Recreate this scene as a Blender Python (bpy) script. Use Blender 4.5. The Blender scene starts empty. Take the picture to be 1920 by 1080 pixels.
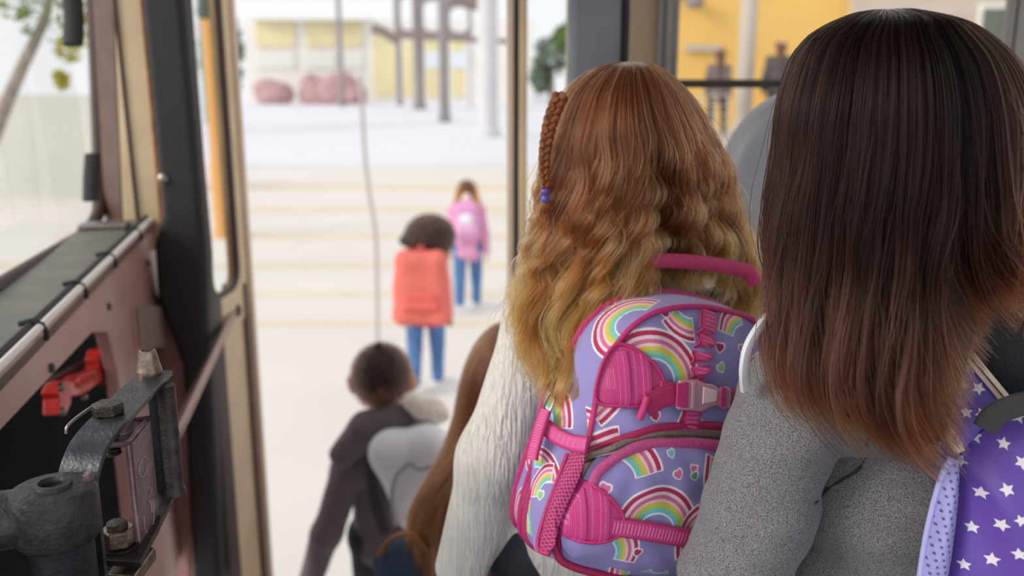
import bpy, math, random
import numpy as np
from mathutils import Vector, Matrix

random.seed(7)
rng = np.random.default_rng(11)
SC = bpy.context.scene
COL = SC.collection
PI = math.pi

# ---------------------------------------------------------------- camera, sky, exposure
FPX = 1742.0
PITCH = math.radians(13.5)
CAM = np.array([0.0, 0.0, 2.2])
cam = bpy.data.cameras.new('camera')
cam.sensor_width = 36.0
cam.lens = FPX * 36.0 / 1920.0
cam.clip_start = 0.02
cam.clip_end = 400
cam.dof.use_dof = True
cam.dof.focus_distance = 0.92
cam.dof.aperture_fstop = 3.6
co = bpy.data.objects.new('camera', cam)
COL.objects.link(co)
co.location = CAM
co.rotation_euler = (PI / 2 - PITCH, 0, 0)
SC.camera = co

w = bpy.data.worlds.new('sky')
SC.world = w
w.use_nodes = True
nt = w.node_tree
bg = nt.nodes['Background']
bg.inputs[0].default_value = (0.96, 0.975, 1.0, 1)
bg.inputs[1].default_value = 0.82

sun = bpy.data.lights.new('sun', 'SUN')
sun.energy = 1.6
sun.color = (1.0, 0.93, 0.82)
sun.angle = math.radians(25)
so = bpy.data.objects.new('sun', sun)
COL.objects.link(so)
so.rotation_euler = Vector((0.80, 0.36, -0.46)).to_track_quat('-Z', 'Y').to_euler()

SC.view_settings.view_transform = 'Standard'
SC.view_settings.look = 'None'
SC.view_settings.gamma = 1.0
SC.view_settings.use_curve_mapping = False
SC.view_settings.exposure = 0.3
SC.cycles.max_bounces = 8
SC.cycles.transparent_max_bounces = 24

# ---------------------------------------------------------------- pixel rays (1920 x 1080 frame)
CP, SP = math.cos(PITCH), math.sin(PITCH)


def ray(px, py):
    a = (px - 960.0) / FPX
    b = (540.0 - py) / FPX
    return np.array([a, CP + b * SP, -SP + b * CP])


def P(px, py, Y):
    d = ray(px, py)
    return CAM + d * (Y / d[1])


def PZ(px, py, z):
    d = ray(px, py)
    return CAM + d * ((z - CAM[2]) / d[2])


def PPL(px, py, o, n):
    d = ray(px, py)
    return CAM + d * (np.dot(np.asarray(o) - CAM, n) / np.dot(d, n))


def lin(c):
    return tuple(((x / 255.0) / 12.92 if x <= 10 else (((x / 255.0) + 0.055) / 1.055) ** 2.4) for x in c)


# ---------------------------------------------------------------- materials
def mat(name, col, rough=0.6, metal=0.0, var=0.0, vscale=8.0, bump=0.0, bscale=60.0, spec=0.5, sheen=0.0,
        col2=None, stretch=(1, 1, 1), coat=0.0, detail=3.0):
    m = bpy.data.materials.new(name)
    m.use_nodes = True
    t = m.node_tree
    b = t.nodes['Principled BSDF']
    c = lin(col)
    b.inputs['Base Color'].default_value = (*c, 1)
    b.inputs['Roughness'].default_value = rough
    b.inputs['Metallic'].default_value = metal
    b.inputs['Specular IOR Level'].default_value = spec
    b.inputs['Sheen Weight'].default_value = sheen
    b.inputs['Coat Weight'].default_value = coat
    tc = t.nodes.new('ShaderNodeTexCoord')
    mp = t.nodes.new('ShaderNodeMapping')
    mp.inputs['Scale'].default_value = stretch
    t.links.new(tc.outputs['Object'], mp.inputs['Vector'])
    if var > 0 or col2 is not None:
        nz = t.nodes.new('ShaderNodeTexNoise')
        nz.inputs['Scale'].default_value = vscale
        nz.inputs['Detail'].default_value = detail
        t.links.new(mp.outputs[0], nz.inputs['Vector'])
        rp = t.nodes.new('ShaderNodeValToRGB')
        rp.color_ramp.elements[0].position = 0.3
        rp.color_ramp.elements[1].position = 0.7
        c2 = lin(col2) if col2 is not None else tuple(x * (1 - var) for x in c)
        rp.color_ramp.elements[0].color = (*c2, 1)
        rp.color_ramp.elements[1].color = (*(min(1, x * (1 + var * 0.5)) for x in c), 1)
        t.links.new(nz.outputs['Fac'], rp.inputs['Fac'])
        t.links.new(rp.outputs['Color'], b.inputs['Base Color'])
    if bump > 0:
        n2 = t.nodes.new('ShaderNodeTexNoise')
        n2.inputs['Scale'].default_value = bscale
        n2.inputs['Detail'].default_value = 4
        t.links.new(mp.outputs[0], n2.inputs['Vector'])
        bp = t.nodes.new('ShaderNodeBump')
        bp.inputs['Strength'].default_value = bump
        bp.inputs['Distance'].default_value = 0.004
        t.links.new(n2.outputs['Fac'], bp.inputs['Height'])
        t.links.new(bp.outputs[0], b.inputs['Normal'])
    return m


def mat_attr(name, rough=0.75, bump=0.15, bscale=1500.0, sheen=0.15, weave=True):
    """fabric printed with the mesh's own colour attribute and a fine weave"""
    m = bpy.data.materials.new(name)
    m.use_nodes = True
    t = m.node_tree
    b = t.nodes['Principled BSDF']
    b.inputs['Roughness'].default_value = rough
    b.inputs['Sheen Weight'].default_value = sheen
    a = t.nodes.new('ShaderNodeAttribute')
    a.attribute_name = 'print'
    tc = t.nodes.new('ShaderNodeTexCoord')
    nz = t.nodes.new('ShaderNodeTexNoise')
    nz.inputs['Scale'].default_value = bscale
    nz.inputs['Detail'].default_value = 1
    t.links.new(tc.outputs['Object'], nz.inputs['Vector'])
    mx = t.nodes.new('ShaderNodeMix')
    mx.data_type = 'RGBA'
    mx.blend_type = 'OVERLAY'
    mx.inputs[0].default_value = 0.35
    t.links.new(a.outputs['Color'], mx.inputs[6])
    t.links.new(nz.outputs['Fac'], mx.inputs[7])
    t.links.new(mx.outputs[2], b.inputs['Base Color'])
    bp = t.nodes.new('ShaderNodeBump')
    bp.inputs['Strength'].default_value = bump
    bp.inputs['Distance'].default_value = 0.002
    n3 = t.nodes.new('ShaderNodeTexNoise')
    n3.inputs['Scale'].default_value = 35
    n3.inputs['Detail'].default_value = 3
    t.links.new(tc.outputs['Object'], n3.inputs['Vector'])
    t.links.new(n3.outputs['Fac'], bp.inputs['Height'])
    b2 = t.nodes.new('ShaderNodeBump')
    b2.inputs['Strength'].default_value = 0.25
    b2.inputs['Distance'].default_value = 0.0006
    t.links.new(nz.outputs['Fac'], b2.inputs['Height'])
    t.links.new(bp.outputs[0], b2.inputs['Normal'])
    t.links.new(b2.outputs[0], b.inputs['Normal'])
    return m


def mat_glass(name, tint=(1, 1, 1), gloss=1.0, rough=0.02):
    m = bpy.data.materials.new(name)
    m.use_nodes = True
    t = m.node_tree
    t.nodes.remove(t.nodes['Principled BSDF'])
    out = t.nodes['Material Output']
    tr = t.nodes.new('ShaderNodeBsdfTransparent')
    tr.inputs[0].default_value = (*tint, 1)
    gl = t.nodes.new('ShaderNodeBsdfGlossy')
    gl.inputs['Roughness'].default_value = rough
    fr = t.nodes.new('ShaderNodeFresnel')
    fr.inputs['IOR'].default_value = 1.3
    ml = t.nodes.new('ShaderNodeMath')
    ml.operation = 'MULTIPLY'
    ml.inputs[1].default_value = gloss
    mx = t.nodes.new('ShaderNodeMixShader')
    t.links.new(fr.outputs[0], ml.inputs[0])
    t.links.new(ml.outputs[0], mx.inputs[0])
    t.links.new(tr.outputs[0], mx.inputs[1])
    t.links.new(gl.outputs[0], mx.inputs[2])
    t.links.new(mx.outputs[0], out.inputs[0])
    return m


def mat_hair(name, stops, rough=0.3, radial=0.4, rnd=0.35, coat=0.0, ior=1.45):
    """strand colour from root to tip (stops: position, rgb) with a random shift per strand"""
    m = bpy.data.materials.new(name)
    m.use_nodes = True
    t = m.node_tree
    t.nodes.remove(t.nodes['Principled BSDF'])
    out = t.nodes['Material Output']
    h = t.nodes.new('ShaderNodeBsdfHairPrincipled')
    h.parametrization = 'COLOR'
    h.inputs['Roughness'].default_value = rough
    h.inputs['Radial Roughness'].default_value = radial
    h.inputs['Random Roughness'].default_value = 0.2
    h.inputs['IOR'].default_value = ior
    if 'Coat' in h.inputs:
        h.inputs['Coat'].default_value = coat
    hi = t.nodes.new('ShaderNodeHairInfo')
    rp = t.nodes.new('ShaderNodeValToRGB')
    els = rp.color_ramp.elements
    while len(els) < len(stops):
        els.new(0.5)
    for e, (p, c) in zip(els, stops):
        e.position = p
        e.color = (*lin(c), 1)
    t.links.new(hi.outputs['Intercept'], rp.inputs['Fac'])
    hs = t.nodes.new('ShaderNodeHueSaturation')
    mr = t.nodes.new('ShaderNodeMapRange')
    mr.inputs['To Min'].default_value = 1 - rnd
    mr.inputs['To Max'].default_value = 1 + rnd
    t.links.new(hi.outputs['Random'], mr.inputs['Value'])
    t.links.new(mr.outputs[0], hs.inputs['Value'])
    t.links.new(rp.outputs['Color'], hs.inputs['Color'])
    t.links.new(hs.outputs['Color'], h.inputs['Color'])
    t.links.new(h.outputs[0], out.inputs[0])
    return m


# ---------------------------------------------------------------- object helpers
def tag(o, label=None, cat=None, group=None, kind=None):
    if label: o['label'] = label
    if cat: o['category'] = cat
    if group: o['group'] = group
    if kind: o['kind'] = kind
    return o


def empty(name, loc=(0, 0, 0)):
    o = bpy.data.objects.new(name, None)
    COL.objects.link(o)
    o.location = loc
    o.empty_display_size = 0.05
    return o


def link(name, me, m=None, parent=None):
    """links a mesh given in world coordinates, keeping it there under its parent"""
    o = bpy.data.objects.new(name, me)
    COL.objects.link(o)
    if m is not None and len(me.materials) == 0:
        me.materials.append(m)
    if parent is not None:
        o.parent = parent
        # parents carry only a location
        q = parent
        L = Vector((0, 0, 0))
        while q is not None:
            L += q.location
            q = q.parent
        o.location = -L
    return o


def mesh(name, V, Fs, m=None, parent=None, smooth=True, colors=None):
    me = bpy.data.meshes.new(name)
    V = np.asarray(V, dtype=np.float64)
    if isinstance(Fs, np.ndarray):
        k = Fs.shape[1]
        nf = len(Fs)
        me.vertices.add(len(V))
        me.vertices.foreach_set('co', V.ravel())
        me.loops.add(nf * k)
        me.loops.foreach_set('vertex_index', Fs.ravel().astype(np.int32))
        me.polygons.add(nf)
        me.polygons.foreach_set('loop_start', np.arange(0, nf * k, k, dtype=np.int32))
        me.polygons.foreach_set('use_smooth', np.full(nf, smooth, dtype=bool))
        me.update(calc_edges=True)
        me.validate()
    else:
        me.from_pydata([tuple(v) for v in V], [], [tuple(f) for f in Fs])
        me.polygons.foreach_set('use_smooth', np.full(len(me.polygons), smooth, dtype=bool))
        me.update()
    if colors is not None:
        at = me.color_attributes.new('print', 'FLOAT_COLOR', 'POINT')
        c4 = np.ones((len(V), 4), dtype=np.float32)
        c4[:, :3] = colors
        at.data.foreach_set('color', c4.ravel())
    return link(name, me, m, parent)


def unit(v):
    v = np.asarray(v, float)
    return v / max(1e-12, np.linalg.norm(v))


class MB:
    """collects shapes that form ONE mesh"""
    def __init__(s):
        s.v = []
        s.f = []

    def add(s, V, Fs):
        k = len(s.v)
        s.v.extend([tuple(map(float, p)) for p in V])
        s.f.extend([tuple(int(i) + k for i in f) for f in Fs])
        return s

    def box(s, a, b):
        (x0, y0, z0), (x1, y1, z1) = a, b
        V = [(x, y, z) for z in (z0, z1) for y in (y0, y1) for x in (x0, x1)]
        return s.add(V, [(0, 2, 3, 1), (4, 5, 7, 6), (0, 1, 5, 4), (2, 6, 7, 3), (0, 4, 6, 2), (1, 3, 7, 5)])

    def obox(s, c, ax, ay, az):
        """box from its centre and three half-axis vectors"""
        c, ax, ay, az = (np.asarray(q, float) for q in (c, ax, ay, az))
        V = [c + i * ax + j * ay + k * az for k in (-1, 1) for j in (-1, 1) for i in (-1, 1)]
        return s.add(V, [(0, 2, 3, 1), (4, 5, 7, 6), (0, 1, 5, 4), (2, 6, 7, 3), (0, 4, 6, 2), (1, 3, 7, 5)])

    def prism(s, outline, d):
        """a polygon of 3-D points pushed along d"""
        A = [np.asarray(p, float) for p in outline]
        d = np.asarray(d, float)
        n = len(A)
        V = A + [p + d for p in A]
        Fs = [tuple(range(n))[::-1], tuple(range(n, 2 * n))]
        Fs += [(i, (i + 1) % n, n + (i + 1) % n, n + i) for i in range(n)]
        return s.add(V, Fs)

    def tube(s, pts, r, seg=12, flat=None, cap=True, up=None):
        """swept tube; r scalar or list; flat=(sx, sy) squashes the section"""
        pts = [np.asarray(p, float) for p in pts]
        n = len(pts)
        rr = [r] * n if np.isscalar(r) else list(r)
        V, Fs = [], []
        prev = None
        for i, p in enumerate(pts):
            t = unit(pts[min(i + 1, n - 1)] - pts[max(i - 1, 0)])
            if prev is None:
                u0 = np.asarray(up, float) if up is not None else (np.array([0, 0, 1.0]) if abs(t[2]) < 0.9 else np.array([1.0, 0, 0]))
            else:
                u0 = prev
            a = unit(u0 - t * np.dot(u0, t))
            b = np.cross(t, a)
            prev = a
            fx, fy = flat if flat else (1, 1)
            for k in range(seg):
                g = 2 * PI * k / seg
                V.append(p + rr[i] * (math.cos(g) * fx * a + math.sin(g) * fy * b))
        for i in range(n - 1):
            for k in range(seg):
                k2 = (k + 1) % seg
                Fs.append((i * seg + k, i * seg + k2, (i + 1) * seg + k2, (i + 1) * seg + k))
        if cap:
            Fs.append(tuple(range(seg))[::-1])
            Fs.append(tuple(range((n - 1) * seg, n * seg)))
        return s.add(V, Fs)

    def lathe(s, base, axis, prof, seg=24):
        """profile (r, h) turned about axis through base"""
        base = np.asarray(base, float)
        t = unit(axis)
        a = unit(np.cross(t, [1, 0, 0] if abs(t[0]) < 0.9 else [0, 1, 0]))
        b = np.cross(t, a)
        V, Fs = [], []
        for r, h in prof:
            for k in range(seg):
                g = 2 * PI * k / seg
                V.append(base + t * h + r * (math.cos(g) * a + math.sin(g) * b))
        for i in range(len(prof) - 1):
            for k in range(seg):
                k2 = (k + 1) % seg
                Fs.append((i * seg + k, i * seg + k2, (i + 1) * seg + k2, (i + 1) * seg + k))
        Fs.append(tuple(range(seg))[::-1])
        Fs.append(tuple(range((len(prof) - 1) * seg, len(prof) * seg)))
        return s.add(V, Fs)

    def ball(s, c, r, seg=16, rings=10):
        r = (r, r, r) if np.isscalar(r) else r
        V, Fs = [], []
        for i in range(rings + 1):
            th = PI * i / rings
            for k in range(seg):
                g = 2 * PI * k / seg
                V.append((c[0] + r[0] * math.sin(th) * math.cos(g), c[1] + r[1] * math.sin(th) * math.sin(g), c[2] + r[2] * math.cos(th)))
        for i in range(rings):
            for k in range(seg):
                k2 = (k + 1) % seg
                Fs.append((i * seg + k, (i + 1) * seg + k, (i + 1) * seg + k2, i * seg + k2))
        return s.add(V, Fs)

    def build(s, name, m=None, parent=None, smooth=False, bevel=0.0, segs=2, sub=0):
        o = mesh(name, s.v, s.f, m, parent, smooth)
        import bmesh
        bm = bmesh.new()
        bm.from_mesh(o.data)
        bmesh.ops.remove_doubles(bm, verts=bm.verts, dist=1e-6)
        bmesh.ops.recalc_face_normals(bm, faces=bm.faces)
        bm.to_mesh(o.data)
        bm.free()
        if bevel > 0:
            b = o.modifiers.new('bevel', 'BEVEL')
            b.width = bevel
            b.segments = segs
            b.limit_method = 'ANGLE'
            b.angle_limit = math.radians(35)
            o.data.polygons.foreach_set('use_smooth', [True] * len(o.data.polygons))
            wn = o.modifiers.new('normals', 'WEIGHTED_NORMAL')
            wn.keep_sharp = True
        if smooth and bevel == 0:
            try:
                o.data.set_sharp_from_angle(angle=math.radians(40))
            except Exception:
                pass
        return o


def catmull(pts, n, closed=False):
    pts = np.asarray(pts, float)
    k = len(pts)
    if closed:
        Q = np.vstack([pts[-1:], pts, pts[:2]])
        m = k
    else:
        Q = np.vstack([2 * pts[0] - pts[1], pts, 2 * pts[-1] - pts[-2]])
        m = k - 1
    t = np.linspace(0, m, n, endpoint=not closed)
    i = np.minimum(t.astype(int), m - 1)
    f = (t - i)[:, None]
    p0, p1, p2, p3 = Q[i], Q[i + 1], Q[i + 2], Q[i + 3]
    return 0.5 * ((2 * p1) + (-p0 + p2) * f + (2 * p0 - 5 * p1 + 4 * p2 - p3) * f ** 2 + (-p0 + 3 * p1 - 3 * p2 + p3) * f ** 3)


def resample(pts, n, closed=False):
    pts = np.asarray(pts, float)
    if closed:
        pts = np.vstack([pts, pts[:1]])
    d = np.r_[0, np.cumsum(np.linalg.norm(np.diff(pts, axis=0), axis=1))]
    s = np.linspace(0, d[-1], n, endpoint=not closed)
    return np.stack([np.interp(s, d, pts[:, j]) for j in range(pts.shape[1])], 1)


# ---------------------------------------------------------------- rounded bodies from blended capsules (surface nets)
def cap(p0, r0, p1, r1):
    return ('c', np.asarray(p0, float), float(r0), np.asarray(p1, float), float(r1))


def ell(c, r, R=None):
    return ('e', np.asarray(c, float), np.asarray(r, float), R)


def waves3(X, Y, Z, scale, seed, n=7):
    g = np.random.default_rng(seed)
    out = np.zeros(np.broadcast(X, Y, Z).shape)
    for _ in range(n):
        d = unit(g.normal(size=3)) * scale * g.uniform(0.6, 1.6)
        out += np.sin(d[0] * X + d[1] * Y + d[2] * Z + g.uniform(0, 6.28))
    return out / n


def blob(name, prims, vox, k, m, parent=None, wrinkle=None, cut=None, colors=None):
    """ONE continuous skin around tapered capsules and ellipsoids; wrinkle=(amp, scale, seed, (sx, sy, sz)); cut=[(point, normal)] keeps normal side out"""
    lo = np.full(3, 1e9)
    hi = np.full(3, -1e9)
    for p in prims:
        if p[0] == 'c':
            lo = np.minimum(lo, np.minimum(p[1] - p[2], p[3] - p[4]))
            hi = np.maximum(hi, np.maximum(p[1] + p[2], p[3] + p[4]))
        else:
            r = np.max(p[2])
            lo = np.minimum(lo, p[1] - r)
            hi = np.maximum(hi, p[1] + r)
    lo -= vox * 4
    hi += vox * 4
    n = np.ceil((hi - lo) / vox).astype(int) + 1
    ax = [lo[i] + vox * np.arange(n[i]) for i in range(3)]
    D = np.full(tuple(n), 0.2)
    for p in prims:
        if p[0] == 'c':
            r = max(p[2], p[4])
            a = np.minimum(p[1], p[3]) - r
            b = np.maximum(p[1], p[3]) + r
        else:
            r = np.max(p[2])
            a, b = p[1] - r, p[1] + r
        mg = k + 3 * vox
        i0 = np.maximum(0, ((a - mg - lo) / vox).astype(int))
        i1 = np.minimum(n, ((b + mg - lo) / vox).astype(int) + 2)
        sl = tuple(slice(i0[j], i1[j]) for j in range(3))
        X = ax[0][sl[0]][:, None, None]
        Y = ax[1][sl[1]][None, :, None]
        Z = ax[2][sl[2]][None, None, :]
        if p[0] == 'c':
            ba = p[3] - p[1]
            L = max(1e-9, np.dot(ba, ba))
            h = np.clip(((X - p[1][0]) * ba[0] + (Y - p[1][1]) * ba[1] + (Z - p[1][2]) * ba[2]) / L, 0, 1)
            d = np.sqrt((X - p[1][0] - ba[0] * h) ** 2 + (Y - p[1][1] - ba[1] * h) ** 2 + (Z - p[1][2] - ba[2] * h) ** 2) - (p[2] + (p[4] - p[2]) * h)
        else:
            dx, dy, dz = X - p[1][0], Y - p[1][1], Z - p[1][2]
            if p[3] is not None:
                R = np.asarray(p[3])
                dx, dy, dz = (R[0][j] * dx + R[1][j] * dy + R[2][j] * dz for j in range(3))
            r = p[2]
            k0 = np.sqrt((dx / r[0]) ** 2 + (dy / r[1]) ** 2 + (dz / r[2]) ** 2)
            k1 = np.sqrt((dx / r[0] ** 2) ** 2 + (dy / r[1] ** 2) ** 2 + (dz / r[2] ** 2) ** 2)
            d = k0 * (k0 - 1) / np.maximum(k1, 1e-6)
        o = D[sl]
        h = np.maximum(k - np.abs(o - d), 0) / k
        D[sl] = np.minimum(o, d) - h * h * k * 0.25
    X, Y, Z = ax[0][:, None, None], ax[1][None, :, None], ax[2][None, None, :]
    if wrinkle:
        for wr in (wrinkle if isinstance(wrinkle, list) else [wrinkle]):
            amp, scale, seed, st = wr
            D = D + amp * waves3(X * st[0], Y * st[1], Z * st[2], scale, seed)
    for c in cut or []:
        q, nn = np.asarray(c[0], float), unit(c[1])
        pl = (X - q[0]) * nn[0] + (Y - q[1]) * nn[1] + (Z - q[2]) * nn[2]
        D = np.maximum(D, pl)
    D[0], D[-1], D[:, 0], D[:, -1], D[:, :, 0], D[:, :, -1] = .1, .1, .1, .1, .1, .1
    s = D < 0
    c8 = [s[i:n[0] - 1 + i, j:n[1] - 1 + j, l:n[2] - 1 + l] for i in (0, 1) for j in (0, 1) for l in (0, 1)]
    anyc = np.logical_or.reduce(c8)
    allc = np.logical_and.reduce(c8)
    cells = np.argwhere(anyc & ~allc)
    idx = -np.ones(tuple(n - 1), dtype=np.int64)
    idx[cells[:, 0], cells[:, 1], cells[:, 2]] = np.arange(len(cells))
    acc = np.zeros((len(cells), 3))
    cnt = np.zeros(len(cells))
    corners = [(i, j, l) for i in (0, 1) for j in (0, 1) for l in (0, 1)]
    for a in corners:
        for axis in range(3):
            if a[axis] == 1:
                continue
            b = list(a)
            b[axis] = 1
            da = D[cells[:, 0] + a[0], cells[:, 1] + a[1], cells[:, 2] + a[2]]
            db = D[cells[:, 0] + b[0], cells[:, 1] + b[1], cells[:, 2] + b[2]]
            x = (da < 0) != (db < 0)
            t = np.where(x, da / np.where(x, da - db, 1), 0)
            pt = np.tile(np.array(a, float), (len(cells), 1))
            pt[:, axis] += t
            acc[x] += pt[x]
            cnt[x] += 1
    V = lo + vox * (cells + acc / cnt[:, None])
    quads = []
    for axis in range(3):
        o1, o2 = [(1, 2), (2, 0), (0, 1)][axis]
        sa = [slice(None)] * 3
        sb = [slice(None)] * 3
        sa[axis] = slice(0, n[axis] - 1)
        sb[axis] = slice(1, n[axis])
        A, B = s[tuple(sa)], s[tuple(sb)]
        E = np.argwhere(A != B)
        E = E[(E[:, o1] > 0) & (E[:, o2] > 0)]
        fl = A[E[:, 0], E[:, 1], E[:, 2]]

        def ci(d1, d2):
            q = E.copy()
            q[:, o1] -= d1
            q[:, o2] -= d2
            q = np.minimum(q, n - 2)
            return idx[q[:, 0], q[:, 1], q[:, 2]]
        Q = np.stack([ci(1, 1), ci(0, 1), ci(0, 0), ci(1, 0)], 1)
        Q[~fl] = Q[~fl][:, ::-1]
        quads.append(Q)
    Q = np.vstack(quads)
    Q = Q[(Q >= 0).all(1)]
    cl = colors(V) if colors is not None else None
    return mesh(name, V, Q, m, parent, True, cl)


# ---------------------------------------------------------------- hair strands
def hair_curves(name, pts, radius, m, parent, thick=None):
    """pts: (N, K, 3) strands in world coordinates; radius (K,)"""
    N, K, _ = pts.shape
    hc = bpy.data.hair_curves.new(name)
    hc.add_curves([K] * N)
    L = Vector((0, 0, 0))
    q = parent
    while q is not None:
        L += q.location
        q = q.parent
    hc.position_data.foreach_set('vector', pts.astype(np.float32).ravel())
    ra = hc.attributes.get('radius') or hc.attributes.new('radius', 'FLOAT', 'POINT')
    rv = np.tile(np.asarray(radius, np.float32), N) if thick is None else (np.asarray(thick, np.float32)[:, None] * np.asarray(radius, np.float32)[None, :]).ravel()
    ra.data.foreach_set('value', rv)
    hc.materials.append(m)
    o = bpy.data.objects.new(name, hc)
    COL.objects.link(o)
    if parent is not None:
        o.parent = parent
        o.location = -L
    return o

# ---------------------------------------------------------------- the bus shell
M = {}
M['cream'] = mat('cream_paint', (220, 196, 160), 0.45, var=0.12, vscale=9, bump=0.1, bscale=30)
M['brown_cream'] = mat('brown_shaded_cream', (98, 74, 62), 0.5, var=0.25, vscale=14)  # brown parts; on the corner post it paints the curved side's shading
M['rubber'] = mat('black_rubber', (38, 36, 38), 0.6, var=0.2, bump=0.1)
M['brown_rubber'] = mat('brown_rubber', (78, 62, 58), 0.55, var=0.2, bump=0.1)
M['maroon'] = mat('dull_red_grey_paint', (176, 130, 124), 0.34, var=0.2, vscale=5, bump=0.06, bscale=25)
M['dark'] = mat('dark_recess', (34, 36, 42), 0.8)
M['vinyl'] = mat('grey_green_vinyl', (116, 115, 106), 0.5, var=0.25, vscale=12, bump=0.35, bscale=22)
M['white_trim'] = mat('pale_piping', (244, 238, 238), 0.35)
M['rust'] = mat('rust', (168, 104, 52), 0.8, var=0.5, vscale=40)
M['steel'] = mat('dull_steel', (158, 148, 144), 0.35, metal=0.85, var=0.3, vscale=40)
M['grey_pad'] = mat('grey_pad', (120, 124, 134), 0.5, var=0.15, vscale=6, bump=0.3, bscale=18)
M['seat_grey'] = mat('grey_seat_vinyl', (148, 149, 158), 0.5, var=0.06, bump=0.15, bscale=90)
M['beige'] = mat('beige_panel', (196, 170, 144), 0.5, var=0.08)
M['alu'] = mat('window_aluminium', (140, 134, 128), 0.4, metal=0.5, var=0.1)
M['alu_dark'] = mat('window_rail', (70, 64, 60), 0.45, metal=0.3)
M['tan_alu'] = mat('door_aluminium', (226, 204, 182), 0.4, metal=0.1, var=0.1)
M['floor'] = mat('bus_floor_rubber', (60, 60, 62), 0.7, var=0.2, bump=0.2, bscale=80)
M['roof'] = mat('bus_ceiling_paint', (205, 200, 190), 0.6)
M['glass'] = mat_glass('window_glass', (0.985, 0.99, 0.985), 0.6)

WA = P(0, 690, 1.135)
WB = P(255, 440, 2.1)
WB[2] = WA[2] = ZS = 1.822
WD = unit(WB - WA)
WN = np.array([-WD[1], WD[0], 0.0])            # to the left, out of the bus
UP = np.array([0, 0, 1.0])


def PW(px, py, off=0.0):
    return PPL(px, py, WA + WN * off, WN)


def struct(o, label, cat):
    return tag(o, label, cat, None, 'structure')


def ring_plate(b, outer, inner, d):
    """a plate with a hole: matching outer and inner loops, pushed along d"""
    n = len(outer)
    d = np.asarray(d, float)
    V = list(outer) + list(inner) + [p + d for p in outer] + [p + d for p in inner]
    Fs = []
    for i in range(n):
        j = (i + 1) % n
        Fs += [(i, j, n + j, n + i), (2 * n + j, 2 * n + i, 3 * n + i, 3 * n + j), (i, 2 * n + i, 2 * n + j, j), (n + j, 3 * n + j, 3 * n + i, n + i)]
    return b.add(V, Fs)


def rrect(x0, z0, x1, z1, r, n=6):
    """rounded rectangle, (x, z), counter-clockwise"""
    out = []
    for cx, cz, a0 in ((x1 - r, z1 - r, 0), (x0 + r, z1 - r, 90), (x0 + r, z0 + r, 180), (x1 - r, z0 + r, 270)):
        for k in range(n):
            a = math.radians(a0 + 90 * k / (n - 1))
            out.append((cx + r * math.cos(a), cz + r * math.sin(a)))
    return out


def rect_like(x0, z0, x1, z1, n=6):
    """square-cornered loop with as many points as rrect"""
    out = []
    for cx, cz in ((x1, z1), (x0, z1), (x0, z0), (x1, z0)):
        out += [(cx, cz)] * n
    return out


# floor, entrance steps, ceiling
b = MB()
b.box((-1.2, -1.2, 0.78), (2.2, 1.46, 0.9))
b.box((-0.75, 1.44, 0.0), (0.75, 1.80, 0.62))
b.box((-0.75, 1.78, 0.0), (0.75, 2.20, 0.36))
o = b.build('floor', M['floor'], None, bevel=0.006)
struct(o, 'dark ribbed bus floor with two entrance steps down to the door', 'floor')
b = MB().box((-1.0, -0.3, 2.86), (2.6, 2.45, 2.92))
o = b.build('ceiling', M['roof'])
struct(o, 'painted bus ceiling above the door', 'ceiling')

# panel under the windscreen
tl0, tl1 = WA - WD * 0.75, WA + WD * 1.22
pw = lambda px, py: PW(px, py)
outl = [tl0, tl1, PW(318, 452), PW(350, 640)]
e = PW(350, 640)
outl += [np.array([e[0], e[1], 0.9]), np.array([PW(221, 700)[0], PW(221, 700)[1], 0.9]), PW(221, 700), PW(203, 624), PW(173, 625), PW(0, 810)]
q = PW(0, 810) - WD * 0.62
outl += [q]
b = MB().prism(outl, WN * 0.025)
wall_left = b.build('wall_left', M['maroon'], None, bevel=0.004)
struct(wall_left, 'dull red-grey metal dash panel under the windscreen with a dark open compartment', 'wall')
b = MB()
i0, i1 = WA - WD * 0.75 + WN * 0.027, WA + WD * 0.80 + WN * 0.027
lo = np.array([0, 0, 0.9])
A0, A1 = i0.copy(), i1.copy()
for pnt in (A0, A1): pnt[2] = 0.9
t_ = ZS - 0.05
c0, c1 = A0 + WN * 0.30, A1 + WN * 0.30
b.prism([c0, c1, c1 + UP * (t_ - .9), c0 + UP * (t_ - .9)], WN * 0.02)
b.prism([A1, c1, c1 + UP * (t_ - .9), A1 + UP * (t_ - .9)], WD * 0.02)
b.build('recess', M['dark'], wall_left)
# sill with its padded top, piping and clips
b = MB().prism([tl0, tl1, tl1 + WN * 0.15, tl0 + WN * 0.15], UP * -0.04)
b.build('sill', M['vinyl'], wall_left, bevel=0.012, segs=3)
b = MB().tube([tl0 + UP * .004 - WN * .002, tl1 - WD * .03 + UP * .004 - WN * .002], 0.0062, 10)
b.build('piping', M['white_trim'], wall_left, smooth=True)
b = MB().tube([tl0 + UP * .006 + WN * .010, tl1 - WD * .02 + UP * .006 + WN * .010], 0.0075, 8)
b.build('seam_strip', M['rubber'], wall_left, smooth=True)
for px, py in ((72, 610), (150, 545), (207, 490), (256, 440)):
    p = PW(px, py)
    s = np.dot(p - WA, WD)
    p = WA + WD * s
    b = MB().tube([p + WN * .026 + UP * .010, p + WN * .008 + UP * .014, p - WN * .005 + UP * .008, p - WN * .010 - UP * .006, p - WN * .008 - UP * .016], 0.0042, 8)
    b.build('clip', M['rubber'], wall_left, smooth=True)
for px, py in ((95, 690), (203, 575), (277, 494), (152, 1400)):
    p = PW(px, py)
    MB().lathe(p - WN * 0.0, -WN, [(0.008, 0), (0.0075, .004), (0.004, .006), (0.0005, .0065)], 14).build('screw', M['alu_dark'], wall_left, smooth=True)
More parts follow.
